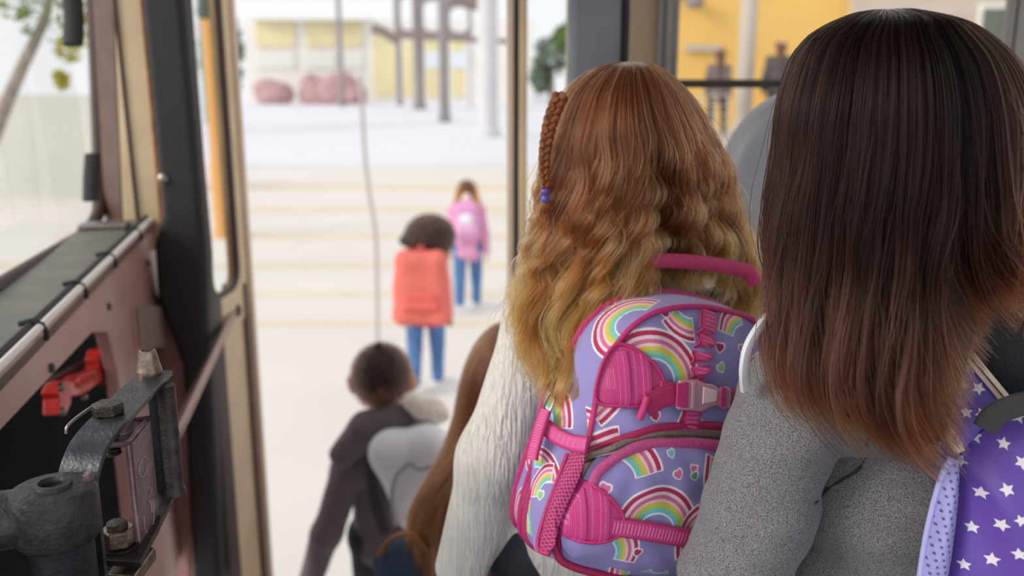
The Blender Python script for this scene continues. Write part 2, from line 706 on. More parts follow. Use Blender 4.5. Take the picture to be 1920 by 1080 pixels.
MB().obox(WA + WD * 1.10 + WN * .09 + UP * .006, WD * .03, WN * .055, UP * .006).build('sill_plate', M['steel'], wall_left, bevel=.004)

# ribbed grey pad on the panel
pad = MB()
for k in range(6):
    x = 259 + k * 8.2
    t0 = PW(x, 574, -0.014)
    t1 = PW(x + 7, 650, -0.014)
    t1[:2] = t0[:2]
    pad.tube([t0, t1], 0.0056, 8)
o = PW(280, 612, -0.004)
pad.obox(o, WD * .055, WN * .004, UP * .048)
ph = pad.build('ribbed_vent', mat('ribbed_grey_plastic', (150, 130, 122), 0.6), None, smooth=True)
tag(ph, 'small ribbed grey vent pad fixed on the dull red dash panel', 'vent')

# windscreen
gp = [(-140, 622), (-80, 585), (0, 538), (60, 501), (120, 464), (155, 441), (177, 415), (187, 380), (186, 290), (181, 150), (174, 0), (169, -120), (165, -200)]
WOFF = 0.145
curve = catmull([PW(x, y, WOFF) for x, y in gp], 60)
win = MB().tube(curve, 0.017, 10).build('window_1', M['brown_rubber'], None, smooth=True)
struct(win, 'windscreen left of the door in a brown rubber gasket', 'window')
MB().tube(curve + WN * 0.0 - UP * 0.013 + WD * .012, 0.010, 8).build('gasket_lip', M['rubber'], win, smooth=True)
far = [curve[-1], curve[-1] - WD * 1.8, curve[0] - WD * 0.35]
V = [p + WN * 0.004 for p in list(curve) + [curve[-1] - WD * 1.9, np.array([*(curve[0] - WD * .9)[:2], curve[-1][2]]), curve[0] - WD * 0.9]]
mesh('glass_pane', V, [tuple(range(len(V)))], M['glass'], win, False)
for pts, wd_ in (([(136, -60), (136, 0), (139, 40), (137, 84)], .024), ([(174, 290), (171, 330), (170, 376)], .020)):
    pts = [PW(x, y, WOFF - .03) for x, y in pts]
    o = MB().tube(pts, wd_ * .95, 10, flat=(.4, 1), up=WD).build('window_clip', M['rubber'], None, smooth=True, bevel=0)
    tag(o, 'black clip hanging at the top of the windscreen' if wd_ > .022 else 'black clip at the lower corner of the windscreen', 'clip')

# corner pillars
def pxprism(b, pts, Y, d):
    return b.prism([P(x, y, Y) for x, y in pts], d)

bk = np.array([0, 1.0, 0])
b = MB()
pxprism(b, [(204, -200), (258, -200), (266, 0), (304, 412), (304, 470), (234, 470), (230, 412), (212, 0)], 2.33, bk * .03)
pil = b.build('trim_1', M['cream'], None, bevel=.006)
struct(pil, 'cream painted corner post between windscreen and dark door pillar', 'pillar')
b = MB()
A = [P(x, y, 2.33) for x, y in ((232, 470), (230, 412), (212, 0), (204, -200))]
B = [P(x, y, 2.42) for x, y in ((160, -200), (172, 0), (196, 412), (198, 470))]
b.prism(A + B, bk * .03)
b.build('side_face', M['brown_cream'], pil, bevel=.006)  # brown colour stands for shade on the post's turned-away side
MB().tube([P(206, -200, 2.327), P(214, 0, 2.327), P(258, 412, 2.327)], .0045, 8).build('seam', M['brown_rubber'], pil, smooth=True)
MB().tube([P(258, -200, 2.326), P(265, 0, 2.326), P(285, 210, 2.326), P(302, 412, 2.326)], .004, 8).build('rust_edge', M['rust'], pil, smooth=True)
b = MB()
pxprism(b, [(253, -200), (262, 0), (302, 410), (286, 462), (292, 560), (340, 690), (360, 1100), (415, 1100), (390, 640), (386, 480), (342, 0), (322, -200)], 2.22, bk * .07)
dp = b.build('trim_2', M['rubber'], None, bevel=.02, segs=4)
struct(dp, 'thick dark rubber-covered door pillar with a small bolt', 'pillar')
MB().lathe(P(306, 336, 2.219), -bk, [(0.013, 0), (.013, .004), (.007, .008), (.001, .009)], 16).build('bolt', M['steel'], dp, smooth=True)
b = MB()
pxprism(b, [(296, 460), (350, 560), (362, 1300), (280, 1300)], 2.30, bk * .03)
o = b.build('trim_3', M['maroon'], None, bevel=.01)
struct(o, 'dull red step-well panel beside the door pillar', 'panel')

# left door leaf, folded open
L0 = P(360, 480, 2.31)[:2]
L1 = P(446, 480, 2.62)[:2]
LD = unit(np.array([*(L1 - L0), 0]))
LW = np.linalg.norm(L1 - L0)
LN = np.array([LD[1], -LD[0], 0.0])            # towards the opening


def LP(s, z, n=0.0):
    return np.array([*L0, 0]) + LD * s + UP * z + LN * n


b = MB()
outer = [LP(x, z) for x, z in rect_like(0, 1.50, LW, 3.0)]
inner = [LP(x, z) for x, z in rrect(0.03, 1.60, LW - .085, 2.95, .055)]
ring_plate(b, outer, inner, LN * .035)
lf = b.build('door_1', M['cream'], None, bevel=.004)
struct(lf, 'left door leaf folded open with a cream frame and tall window', 'door')
gl = [LP(x, z, .016) for x, z in rrect(0.03, 1.60, LW - .085, 2.95, .055)]
mesh('glass_pane', gl, [tuple(range(len(gl)))], M['glass'], lf, False)
gl = [LP(x, z, .028) for x, z in rrect(0.033, 1.603, LW - .088, 2.947, .052)]
MB().tube(gl + gl[:1], .010, 8).build('window_gasket', M['brown_rubber'], lf, smooth=True)
MB().prism([LP(LW, .38), LP(LW, 3.0), LP(LW + .022, 3.0), LP(LW + .022, .38)], LN * .03).build('edge_seal', M['rubber'], lf, bevel=.005)
MB().prism([LP(0, .38), LP(0, 1.50), LP(LW, 1.50), LP(LW, .38)], LN * .03).build('lower_panel', M['cream'], lf, bevel=.004)
MB().prism([LP(LW - .07, .40), LP(LW - .07, 1.60), LP(LW - .045, 1.60), LP(LW - .045, .40)], LN * .04).build('brown_strip', M['brown_cream'], lf, bevel=.004)
MB().prism([LP(LW - .03, .38), LP(LW - .03, 3.0), LP(LW - .0, 3.0), LP(LW, .38)], LN * .044).build('edge_strip', M['tan_alu'], lf, bevel=.006)
MB().prism([LP(-.03, .38), LP(-.03, 1.62), LP(.05, 1.62), LP(.05, .38)], LN * .05).build('hinge_strip', M['brown_rubber'], lf, bevel=.008)

# handrail
h0, h1 = P(438, 582, 2.50), P(322, 830, 1.64)
hr = MB().tube(list(catmull([h0, h0 * .5 + h1 * .5, h1 * .97 + h0 * .03], 12)) + [h1, h1 * .6 + PW(300, 856) * .4, PW(300, 862)], 0.0125, 14).build('handrail', mat('worn_handrail', (150, 126, 120), 0.3, metal=0.6, var=0.2, vscale=20), None, smooth=True)
tag(hr, 'worn steel handrail slanting down from the folded left door leaf', 'handrail')
MB().ball(h0, (.022, .02, .024)).build('elbow', M['alu_dark'], hr, smooth=True)
MB().tube([h0, P(434, 552, 2.56), P(426, 536, 2.58)], .017, 10).build('bracket', M['brown_cream'], hr, smooth=True)

# right side: door leaf, padded stanchion, wall and window
def vstrip(b, x0, x1, Y, z0, z1, d=.03, yref=250):
    a, c = P(x0, yref, Y), P(x1, yref, Y)
    return b.box((a[0], Y, z0), (c[0], Y + d, z1))

lf2 = vstrip(MB(), 950, 964, 2.35, .36, 3.0, .04).build('door_2', M['tan_alu'], None, bevel=.004)
struct(lf2, 'right door leaf with tan and cream metal stile and glass', 'door')
vstrip(MB(), 964, 973, 2.355, .36, 3.0).build('gasket', M['rubber'], lf2, bevel=.003)
vstrip(MB(), 973, 988, 2.35, .36, 3.0, .035).build('inner_stile', M['cream'], lf2, bevel=.004)
vstrip(MB(), 1060, 1090, 2.35, .36, 3.0, .035).build('hinge_stile', M['cream'], lf2, bevel=.004)
vstrip(MB(), 988, 1062, 2.365, 1.5, 3.0, .004).build('glass_pane', M['glass'], lf2)
vstrip(MB(), 988, 1062, 2.355, .36, 1.5, .025).build('lower_panel', M['cream'], lf2)

st = vstrip(MB(), 1064, 1161, 2.16, .9, 2.86, .09).build('trim_4', M['grey_pad'], None, bevel=.022, segs=4)
struct(st, 'grey padded post right of the door', 'post')
vstrip(MB(), 1160, 1176, 2.18, .9, 2.86, .05).build('edge_seal', M['rubber'], st, bevel=.006)
b = vstrip(MB(), 1176, 1232, 2.38, .9, 2.86, .04)
vstrip(b, 1232, 2300, 2.38, .9, 1.87, .04)
wr = b.build('wall_right', M['beige'])
struct(wr, 'beige inner bus wall right of the door under the side window', 'wall')
b = MB()
for x0, x1, y in ((1226, 1238, 2.355), (1240, 1252, 2.35), (1254, 1266, 2.36)):
    vstrip(b, x0, x1, y, 1.80, 2.86, .03)
w2 = b.build('window_2', M['alu'], None, bevel=.004)
struct(w2, 'sliding side window of the bus looking onto the yellow building', 'window')
a, c = P(1262, 157, 2.36), P(1905, 157, 2.36)
MB().box((a[0], 2.355, a[2] - .010), (c[0], 2.385, a[2] + .010)).build('meeting_rail', M['alu_dark'], w2, bevel=.004)
MB().box((a[0], 2.35, 1.84), (c[0], 2.39, 1.875)).build('sill_rail', M['alu'], w2, bevel=.004)
MB().box((a[0], 2.372, 1.87), (c[0], 2.376, 2.86)).build('glass_pane', M['glass'], w2)
b = MB()
for x0, x1 in ((1885, 1897), (1900, 1925), (1932, 1990)):
    vstrip(b, x0, x1, 2.345, 1.80, 2.86, .03, 100)
b.build('end_post', M['alu'], w2, bevel=.004)

# grey seat back behind the girls
so_ = [(1335, 900), (1338, 560), (1348, 420), (1366, 320), (1395, 252), (1440, 202), (1490, 174), (1560, 160), (1700, 156), (1830, 160), (1890, 176), (1930, 215), (1956, 290), (1970, 420), (1980, 900)]
pts = catmull([P(x, y, 1.78) for x, y in so_], 60)
pts = [p for p in pts] + [np.array([pts[-1][0], 1.78, 1.3]), np.array([pts[0][0], 1.78, 1.3])]
st = MB().prism(pts, bk * .11).build('bus_seat', M['seat_grey'], None, bevel=.03, segs=4)
tag(st, 'tall grey bus seat back with rounded corners behind the two girls', 'seat')
tub = MB()
x0, x1 = pts[0][0], pts[-3][0]
tub.box((x0 + .02, 1.80, 1.22), (x1 - .02, 2.25, 1.34))
tub.build('cushion', M['seat_grey'], st, bevel=.03, segs=3)
for x in (x0 + .08, x1 - .08):
    MB().box((x - .02, 1.9, .9), (x + .02, 2.1, 1.24)).build('leg', M['alu_dark'], st, bevel=.004)

# ---------------------------------------------------------------- door mechanism, close on the left
M['iron'] = mat('worn_black_iron', (74, 70, 68), 0.42, metal=0.75, var=0.55, vscale=70, bump=0.22, bscale=320)
M['iron_blue'] = mat('blue_black_iron', (80, 82, 88), 0.38, metal=0.7, var=0.4, vscale=45, bump=0.2, bscale=260)
M['mauve_steel'] = mat('scratched_mauve_steel', (142, 118, 126), 0.36, metal=0.55, var=0.35, vscale=60, bump=0.3, bscale=150)
M['brass'] = mat('dull_brass_steel', (150, 132, 118), 0.32, metal=0.85, var=0.45, vscale=90, bump=0.1, bscale=220)
M['bolt'] = mat('dark_bolt', (88, 80, 74), 0.4, metal=0.8, var=0.5, vscale=120, bump=0.4, bscale=300)
M['grey_iron'] = mat('grey_cast_iron', (64, 64, 66), 0.5, metal=0.5, var=0.45, vscale=50, bump=0.5, bscale=140)
M['black_iron'] = mat('black_painted_iron', (36, 38, 44), 0.45, metal=0.3, var=0.3, vscale=30, bump=0.3, bscale=120)


def strap(b, path, wv, hw, th):
    path = [np.asarray(p, float) for p in path]
    wv = unit(wv)
    V, Fs = [], []
    n = len(path)
    for i, p in enumerate(path):
        t = unit(path[min(i + 1, n - 1)] - path[max(i - 1, 0)])
        nn = unit(np.cross(wv, t))
        if i and np.dot(nn, pn) < 0: nn = -nn
        if not i and nn[2] < 0: nn = -nn
        pn = nn
        V += [p + wv * hw, p - wv * hw, p - wv * hw - nn * th, p + wv * hw - nn * th]
    for i in range(n - 1):
        for k in range(4):
            Fs.append((4 * i + k, 4 * i + (k + 1) % 4, 4 * i + 4 + (k + 1) % 4, 4 * i + 4 + k))
    Fs += [(3, 2, 1, 0), (4 * n - 4, 4 * n - 3, 4 * n - 2, 4 * n - 1)]
    return b.add(V, Fs)


ZT, ZB = 1.85, 1.708
me0 = PZ(285, 700, ZT)
mech = empty('door_mechanism', (float(me0[0]), float(me0[1]) - .1, ZB - .2))
tag(mech, 'worn black iron door linkage of two straps, bolts and a scratched plate', 'door mechanism')
WV = unit([1, -0.10, 0])
p0, p1 = PZ(289, 697, ZT), PZ(222, 768, ZT)
p0 = p0 + (p0 - p1) * .06
path = [p0, p1, PZ(196, 794, ZT - .001), P(172, 823, .862), P(157, 852, .846), P(147, 882, .836), P(142, 912, .832)]
e = path[-1].copy()
path = list(catmull(path, 26)) + [e - UP * .06, e - UP * .26]
b = MB()
strap(b, path, WV, .0205, .0055)
b.build('upper_strap', M['iron_blue'], mech, bevel=.0012, segs=2)
l0, l1 = PZ(306, 912, ZB), PZ(231, 1052, ZB)
b = MB()
strap(b, [l0 + (l0 - l1) * .05, l1], WV, .0185, .007)
b.build('lower_strap', M['iron'], mech, bevel=.0012, segs=2)
b = MB()
pl = PZ(231, 1062, ZB - .012)
b.obox(pl + np.array([0, .02, -.012]), WV * .016, np.array([0, .03, 0]), UP * .008)
b.build('spacer', M['brass'], mech, bevel=.003)
r0 = PZ(309, 712, ZT)
rb = np.array([r0[0], r0[1], ZB])
MB().lathe(rb, UP, [(.0125, 0), (.0125, .006), (.0105, .009), (.0105, ZT - ZB - .006)], 20).build('rod', M['iron'], mech, smooth=True)
rb2 = rb + np.array([-.016, .008, 0])
MB().lathe(rb2, UP, [(.008, 0), (.008, ZT - ZB - .006)], 16).build('rod', M['black_iron'], mech, smooth=True)
cn = PZ(280, 700, ZT)
MB().lathe(cn, UP, [(.0145, 0), (.0145, .004), (.0138, .006), (.0092, .028), (.0072, .0285), (.0068, .024)], 24).build('cone_nut', M['brass'], mech, smooth=True)


def hexa(b, c, r, h, rot=.2):
    c = np.asarray(c, float)
    pts = [c + np.array([r * math.cos(rot + k * PI / 3), r * math.sin(rot + k * PI / 3), 0]) for k in range(6)]
    return b.prism(pts, UP * h)


hb = PZ(203, 776, ZT)
hexa(MB(), hb, .0162, .012).build('hex_bolt', M['bolt'], mech, bevel=.0018, segs=3)
b = MB()
for k in range(7):
    b.lathe(hb + UP * (-.045 + k * .0045), UP, [(.0075, 0), (.0092, .0015), (.0092, .003), (.0075, .0045)], 18)
b.build('threaded_stud', M['bolt'], mech, smooth=True)
nb = PZ(224, 1024, ZB)
MB().lathe(nb, UP, [(.0205, 0), (.0205, .0025), (.016, .0026)], 26).build('washer', M['iron'], mech, smooth=True)
hexa(MB(), nb + UP * .0028, .0178, .019, .35).build('hex_nut', M['brass'], mech, bevel=.002, segs=3)
b = MB()
for k in range(3):
    b.lathe(nb + UP * (.0215 + k * .0022), UP, [(.0092, 0), (.0105, .0008), (.0105, .0014), (.0092, .0022)], 18)
b.build('stud_end', M['bolt'], mech, smooth=True)
# L-shaped plate with scribbled scratches
a0 = P(243, 830, .89)
a1 = PZ(281, 783, a0[2])
dv = a1 - a0
zb_ = 1.686
f0, f1 = np.array([a0[0], a0[1], zb_]), np.array([a1[0], a1[1], zb_])
nrm = unit(np.cross(dv, UP))
b = MB().prism([a0, a1, f1, f0], -nrm * .006)
b.prism([a0, a1, a1 - nrm * .034, a0 - nrm * .034], -UP * .006)
pt = b.build('plate', M['mauve_steel'], mech, bevel=.0025, segs=3)
chalk = mat('scratch', (196, 180, 190), 0.5)


def onplate(u, v):
    return a0 + dv * u + (f0 - a0) * v + nrm * .0006


b = MB()
b.tube([onplate(.5 + .25 * math.cos(t), .73 + .13 * math.sin(t)) for t in np.linspace(-.6, 3.6, 24)], .0004, 5)
b.tube([onplate(.45 + .2 * math.cos(t), .30 + .07 * math.sin(t)) for t in np.linspace(0.4, 6.0, 20)], .0004, 5)
b.tube([onplate(.55, .5), onplate(.75, .56), onplate(.5, .60), onplate(.7, .68)], .0004, 5)
b.tube([onplate(.6, .62), onplate(.66, .74)], .0007, 5)
b.build('scratch', chalk, pt, smooth=True)
# pivot boss with its arm to the left
bc = P(98, 912, .785)
MB().lathe(bc - UP * .052, UP, [(.034, 0), (.0385, .006), (.0385, .044), (.036, .050), (.031, .052), (.0175, .0525), (.0165, .056), (.012, .0565), (.0105, .053), (.009, .0535), (.0088, .0500)], 40).build('pivot_boss', M['grey_iron'], mech, smooth=True)
b = MB()
q0 = bc - UP * .026
b.tube([q0 + np.array([.0, 0, .0]), q0 + np.array([-.06, -.012, -.004]), q0 + np.array([-.2, -.05, -.012])], [.026, .028, .032], 20, flat=(.95, 1.15))
b.build('pivot_arm', M['grey_iron'], mech, smooth=True)
MB().lathe(bc - UP * .22, UP, [(.030, 0), (.030, .168)], 24).build('pivot_post', M['black_iron'], mech, smooth=True)
b = MB()
tp = P(167, 905, .80)
b.obox(tp - UP * .012, np.array([.003, 0, 0]), np.array([0, .006, 0]), UP * .022)
b.build('tab', M['mauve_steel'], mech, bevel=.001)
MB().tube(catmull([P(124, 813, .88), P(126, 800, .882), P(140, 786, .89), P(160, 771, .90), P(180, 758, .91)], 16), .0016, 8).build('wire_clip', M['steel'], mech, smooth=True)

# red catch inside the open compartment
RO = .03
red = [(112, 778), (113, 748), (109, 735), (116, 716), (128, 712), (140, 716), (152, 703), (176, 696), (188, 688), (186, 672), (190, 655), (203, 650), (210, 668), (218, 705), (214, 722), (205, 716), (196, 712), (182, 722), (168, 733), (150, 742), (134, 744), (134, 758), (126, 776)]
M['red'] = mat('red_enamel', (214, 52, 44), 0.4, var=0.35, vscale=60, coat=.3)
rc = MB().prism([PW(x, y, RO) for x, y in red], WN * .028).build('red_catch', M['red'], None, bevel=.004, segs=3)
tag(rc, 'bright red metal catch in the dark opening of the dash panel', 'catch')
b = MB()
for k in range(7):
    x, y = 148 + k * 5.2, 712 - k * 2.6
    b.tube([PW(x, y, RO - .003), PW(x - 1, y + 16, RO - .003)], .0022, 6)
b.build('grip', M['red'], rc, smooth=True)
for x, y, r in ((198, 664, .006), (209, 722, .006), (110, 726, .008), (113, 771, .008), (153, 745, .005)):
    MB().lathe(PW(x, y, RO + .002), -WN, [(r, 0), (r, .008), (r * .6, .010)], 12).build('bolt', M['brass'], rc, smooth=True)
MB().tube(catmull([PW(190, 648, RO), PW(194, 650, RO), PW(202, 660, RO)], 8), .003, 8).build('hook', M['brass'], rc, smooth=True)
MB().prism([PW(x, y, RO + .05) for x, y in ((92, 714), (160, 676), (166, 672), (166, 680), (98, 716))], WN * .01).build('bar', M['steel'], rc, bevel=.001)
MB().obox(PW(165, 712, RO + .10), WD * .10, WN * .07, UP * .02).build('bracket', M['dark'], rc, bevel=.003)

# ---------------------------------------------------------------- outside
M['ground'] = mat('pale_concrete', (221, 216, 211), 0.9, var=0.04, vscale=0.6)
M['plaza'] = mat('white_paving', (222, 222, 229), 0.9, var=0.03, vscale=0.4)
M['line'] = mat('faded_yellow_line', (220, 208, 186), 0.9, var=0.06, vscale=2)
M['school_white'] = mat('white_school_wall', (236, 234, 228), 0.8, var=0.03, vscale=.5)
M['school_yellow'] = mat('pale_yellow_panel', (232, 222, 176), 0.8, var=0.08, vscale=.6)  # yellow washed out in the colour itself to stand for haze
M['yellow'] = mat('warm_yellow_wall', (240, 196, 108), 0.8, var=0.05, vscale=.8)
M['col_grey'] = mat('grey_column', (150, 142, 142), 0.7, var=.1, vscale=2)
M['col_pale'] = mat('pale_column', (214, 212, 214), 0.7, var=.05, vscale=2)
M['brown_beam'] = mat('brown_beam', (140, 124, 116), 0.7)
M['terrace'] = mat('terrace_concrete', (196, 186, 176), 0.8, var=.06, vscale=2)
M['hedge'] = mat('red_leaf_hedge', (196, 158, 160), 0.9, var=.4, vscale=5, bump=.6, bscale=8)  # leaf colour lightened to paint in haze and overexposure
M['leaf'] = mat('green_leaves', (120, 150, 70), 0.7, var=.4, vscale=4)
M['leaf_y'] = mat('yellow_leaves', (190, 186, 60), 0.7, var=.3, vscale=4)
M['leaf_d'] = mat('grey_green_leaves', (112, 130, 112), 0.8, var=.35, vscale=3)
M['bark'] = mat('grey_bark', (156, 146, 138), 0.9, var=.3, vscale=12)
M['pole'] = mat('grey_pole', (104, 98, 100), 0.6)

o = MB().box((-70, -6, -.12), (70, 20.6, 0)).build('ground', M['ground'])
struct(o, 'pale concrete driveway outside the bus door', 'ground')
o = MB().box((-70, 20.6, -.12), (70, 75, .05)).build('ground_plaza', M['plaza'])
struct(o, 'white paved school forecourt beyond the driveway', 'ground')
for i, y in enumerate((350, 392, 442, 497, 552, 606)):
    a, c = PZ(430, y - 5, 0.004), PZ(430, y + 6, 0.004)
    o = MB().box((-6, c[1], -.02), (8, a[1], .006)).build('road_marking', M['line'])
    struct(o, 'faded cream line painted across the driveway', 'road marking')


def pbox(b, x0, y0, x1, y1, Y, d):
    a, c = P(x0, y0, Y), P(x1, y1, Y)
    return b.box((min(a[0], c[0]), Y, min(a[2], c[2])), (max(a[0], c[0]), Y + d, max(a[2], c[2])))


sb = empty('school_building', (float(P(600, 195, 56)[0]), 56, 0.05))
tag(sb, 'long low white school building with pale yellow panels across the forecourt', 'building')
a, c = P(455, 36, 56), P(1000, 36, 56)
MB().box((a[0], 56, .05), (c[0], 62, a[2])).build('wall', M['school_white'], sb)
for x0, x1 in ((477, 552), (572, 628), (642, 680)):
    pbox(MB(), x0, 40, x1, 88, 55.85, .2).build('yellow_panel', M['school_yellow'], sb)
    pbox(MB(), x0, 96, x1, 128, 55.9, .2).build('window', mat('window_light', (232, 232, 226), .4), sb)
pbox(MB(), 470, 32, 690, 38, 55.2, 1.0).build('roof_edge', M['school_white'], sb)
for x0, x1, y0, y1 in ((700, 742, 62, 180), (755, 776, 80, 180), (797, 823, 75, 180), (846, 878, 75, 180)):
    pbox(MB(), x0, y0, x1, y1, 55.88, .2).build('yellow_panel', M['school_yellow'], sb)
for x0, x1, y0, y1 in ((798, 822, 96, 128), (847, 876, 96, 128)):
    pbox(MB(), x0, y0, x1, y1, 55.8, .2).build('window', mat('window_blue', (226, 234, 242), .3), sb)


def leafy(name, c, r, n, size, m, parent=None, seed=1):
    g = np.random.default_rng(seed)
    d = g.normal(size=(n, 3))
    d /= np.linalg.norm(d, axis=1)[:, None]
    pos = np.asarray(c) + d * (g.uniform(.35, 1, (n, 1)) ** .5) * np.asarray(r)
    a = g.normal(size=(n, 3))
    a /= np.linalg.norm(a, axis=1)[:, None]
    bb = np.cross(a, g.normal(size=(n, 3)))
    bb /= np.linalg.norm(bb, axis=1)[:, None]
    s = size * g.uniform(.6, 1.3, (n, 1))
    V = np.stack([pos - a * s, pos + bb * s * .45 + np.cross(a, bb) * s * .12, pos + a * s, pos - bb * s * .45], 1).reshape(-1, 3)
    F_ = np.arange(4 * n).reshape(n, 4)
    return mesh(name, V, F_, m, parent, False)


hg = []
for i, (x0, x1, yt) in enumerate(((478, 538, 150), (562, 686, 148))):
    a, c = P(x0, 194, 53), P(x1, yt, 53)
    z1 = c[2]
    o = blob('hedge', [cap([a[0] + .6 + t, 53.6, .5], .62, [a[0] + .6 + t, 53.6, z1 - .5 - .25 * math.sin(3 * t)], .55) for t in np.arange(0, c[0] - a[0] - 1.2, .6)], .14, .5, M['hedge'], None, (.18, 5, 3, (1, 1, 1)))
    tag(o, ['shorter red-leaved hedge in front of the white school', 'longer red-leaved hedge in front of the white school'][i], 'hedge')

# covered walkway
aw = empty('covered_walkway', (float(P(830, 200, 37)[0]), 37, .05))
tag(aw, 'covered walkway with tall grey columns and an open beam roof', 'walkway')
for x, wpx, yb, Y, m in ((748, 10, 193, 52, 'col_grey'), (785, 20, 208, 47, 'col_grey'), (832, 19, 233, 36.5, 'col_grey'), (878, 11, 200, 50, 'col_pale'), (915, 36, 259, 29, 'col_pale')):
    q = P(x, 120, Y)
    r = wpx / FPX * Y * .5
    MB().lathe((q[0], Y, .05), UP, [(r * 1.25, 0), (r * 1.25, .25), (r, .3), (r, 7.5)], 20).build('column', M[m], aw, smooth=True)
b = MB()
for x0, x1, y0, y1 in ((740, 784, -12, 58), (784, 831, -4, 60), (834, 884, 8, 62)):
    A, B = P(x0, y1 + 12, 45), P(x1, y0 - 10, 45)
    a, c = P(x0 + 9, y1 - 2, 45), P(x1 - 5, y0 + 5, 45)
    outer = [np.array([x, 45, z]) for x, z in rect_like(A[0], A[2], B[0], B[2])]
    inner = [np.array([x, 45, z]) for x, z in rrect(a[0], a[2], c[0], c[2], .35)]
    ring_plate(b, outer, inner, bk * .4)
b.build('fascia', M['col_grey'], aw)
b = MB()
MB().tube([P(845, -10, 40), P(905, 10, 40)], .3, 8).build('beam', M['brown_beam'], aw)
MB().tube([P(698, 52, 44), P(720, 60, 44), P(745, 76, 44)], .22, 8).build('beam', M['brown_beam'], aw)
b.tube([P(745, 68, 44), P(960, 78, 44)], .12, 8)
b.build('beam', M['brown_beam'], aw)

# poles
q = P(640, 150, 50)
o = MB().lathe((q[0], 50, .05), UP, [(.2, 0), (.2, .4), (.13, .5), (.12, 9)], 14).build('lamp_pole', M['col_grey'], None, smooth=True)
tag(o, 'tall dark pole standing before the school windows', 'pole')
base = PZ(708, 640, 0)
Yb = base[1]
pts = [base, P(707, 540, Yb), P(704, 440, Yb), P(692, 360, Yb), P(684, 290, Yb), P(679, 200, Yb), P(676, 140, Yb)]
o = MB().tube(catmull(pts, 30), .016, 8).build('bent_pole', mat('thin_grey_pole', (186, 178, 176), .5), None, smooth=True)
tag(o, 'thin bent grey pole on the driveway above the boy', 'pole')


def tree(name, label, trunk, r, crowns, m, seed, leaf=.12, n=700, group=None):
    t = MB().tube(catmull(trunk, 24), list(np.linspace(r, r * .5, 24)), 10).build(name, M['bark'], None, smooth=True)
    tag(t, label, 'tree', group)
    for i, (c, rr) in enumerate(crowns):
        leafy('foliage', c, rr, n, leaf, m[i % len(m)], t, seed + i)
    return t


Y = 9.0
tr = [np.array([P(-120, 420, Y)[0], Y, 0]), P(-40, 330, Y), P(0, 225, Y), P(35, 140, Y), P(68, 70, Y), P(88, 20, Y), P(95, -60, Y)]
tree('street_tree', 'slender leaning tree with yellow-green leaves seen through the windscreen', tr, .078,
     [(P(85, 25, Y), (.28, .3, .35)), (P(128, 95, Y), (.12, .15, .12)), (P(116, 150, Y), (.06, .08, .10)), (P(150, 40, Y), (.10, .1, .3)), (P(10, -20, Y), (.35, .3, .25)), (P(60, -40, Y), (.8, .6, .35))], [M['leaf'], M['leaf_y'], M['leaf_y'], M['leaf_y'], M['leaf']], 5, .05, 90)
tb = [np.array([P(52, 120, Y)[0], Y + .1, 1.9]), P(62, 130, Y + .1), P(80, 85, Y + .1), P(92, 40, Y + .1)]
tb[0] = P(45, 165, Y + .1)
Y = 32.0
q = P(436, 120, Y)
tree('garden_tree', 'grey-green tree at the left edge of the door opening', [(q[0] - .2, Y, 0), (q[0] - .2, Y, 2.0)], .15, [((q[0] - .35, Y, 2.6), (.75, .7, 1.6)), ((q[0] - .5, Y, 4.0), (.5, .5, .8))], [M['leaf_d']], 15, .16, 900)
Y = 26.0
q = P(1035, 120, Y)
tree('garden_tree', 'pale green tree seen through the right door glass', [(q[0], Y, 0), (q[0], Y, 2.2)], .12, [((q[0], Y, 2.45), (.55, .5, .55)), ((q[0] + .35, Y, 2.9), (.35, .4, .4)), ((q[0] - .3, Y, 1.9), (.3, .3, .5))], [M['leaf_d'], M['leaf'], M['leaf_d']], 25, .12, 300)
Y = 12.0
q = P(396, 160, Y)
o = MB().lathe((q[0], Y, 0), UP, [(.09, 0), (.09, 1.0), (.07, 1.1), (.07, 2.75)], 14).build('orange_post', mat('orange_post', (226, 166, 92), .7), None, smooth=True)
tag(o, 'orange post seen through the folded left door leaf', 'post')
q = P(374, 180, Y)
o = MB().box((q[0] - .05, Y + .3, 1.45), (q[0] + .08, Y + .36, 2.6)).build('teal_sign', mat('teal_board', (120, 168, 172), .7), None)
MB().lathe((q[0], Y + .34, 0), UP, [(.03, 0), (.03, 1.5)], 10).build('post', M['pole'], o)
tag(o, 'narrow teal board beside the orange post', 'sign')
# low wall seen through the windscreen
o = MB().box((-22, 16, 0), (-6.6, 16.4, 1.7)).build('garden_wall', mat('pale_green_wall', (214, 214, 206), .9, var=.05, vscale=1), None)
struct(o, 'pale garden wall beyond the leaning tree', 'wall')

# yellow building on its terrace, right
ZTER = 1.10
x0, x1 = P(1120, 250, 17)[0], P(2100, 250, 14)[0]
te = MB().box((x0, 13.6, 0), (x1 + 2, 24, ZTER)).build('terrace', M['terrace'])
struct(te, 'raised concrete terrace in front of the yellow building', 'terrace')
yb = empty('yellow_building', (float(P(1400, 250, 17)[0]), 17, ZTER))
tag(yb, 'warm yellow building with a beige wing on the raised terrace', 'building')
xa, xb, xc = P(1150, 100, 17)[0], P(1584, 100, 17)[0], P(2150, 100, 17)[0]
MB().box((xa, 17, ZTER), (xb, 18, 5)).build('wall', M['yellow'], yb)
MB().box((xb, 16.7, ZTER), (xc, 18, 5)).build('beige_wing', mat('beige_siding', (206, 192, 178), .8, var=.08, vscale=1.5), yb)
for z in np.arange(ZTER + .3, 5, .55):
    MB().box((xb, 16.68, z), (xc, 16.7, z + .02)).build('siding_joint', M['col_pale'], yb)
b = MB()
pbox(b, 1840, 8, 1900, 120, 16.6, .1).build('window_frame', M['school_white'], yb)
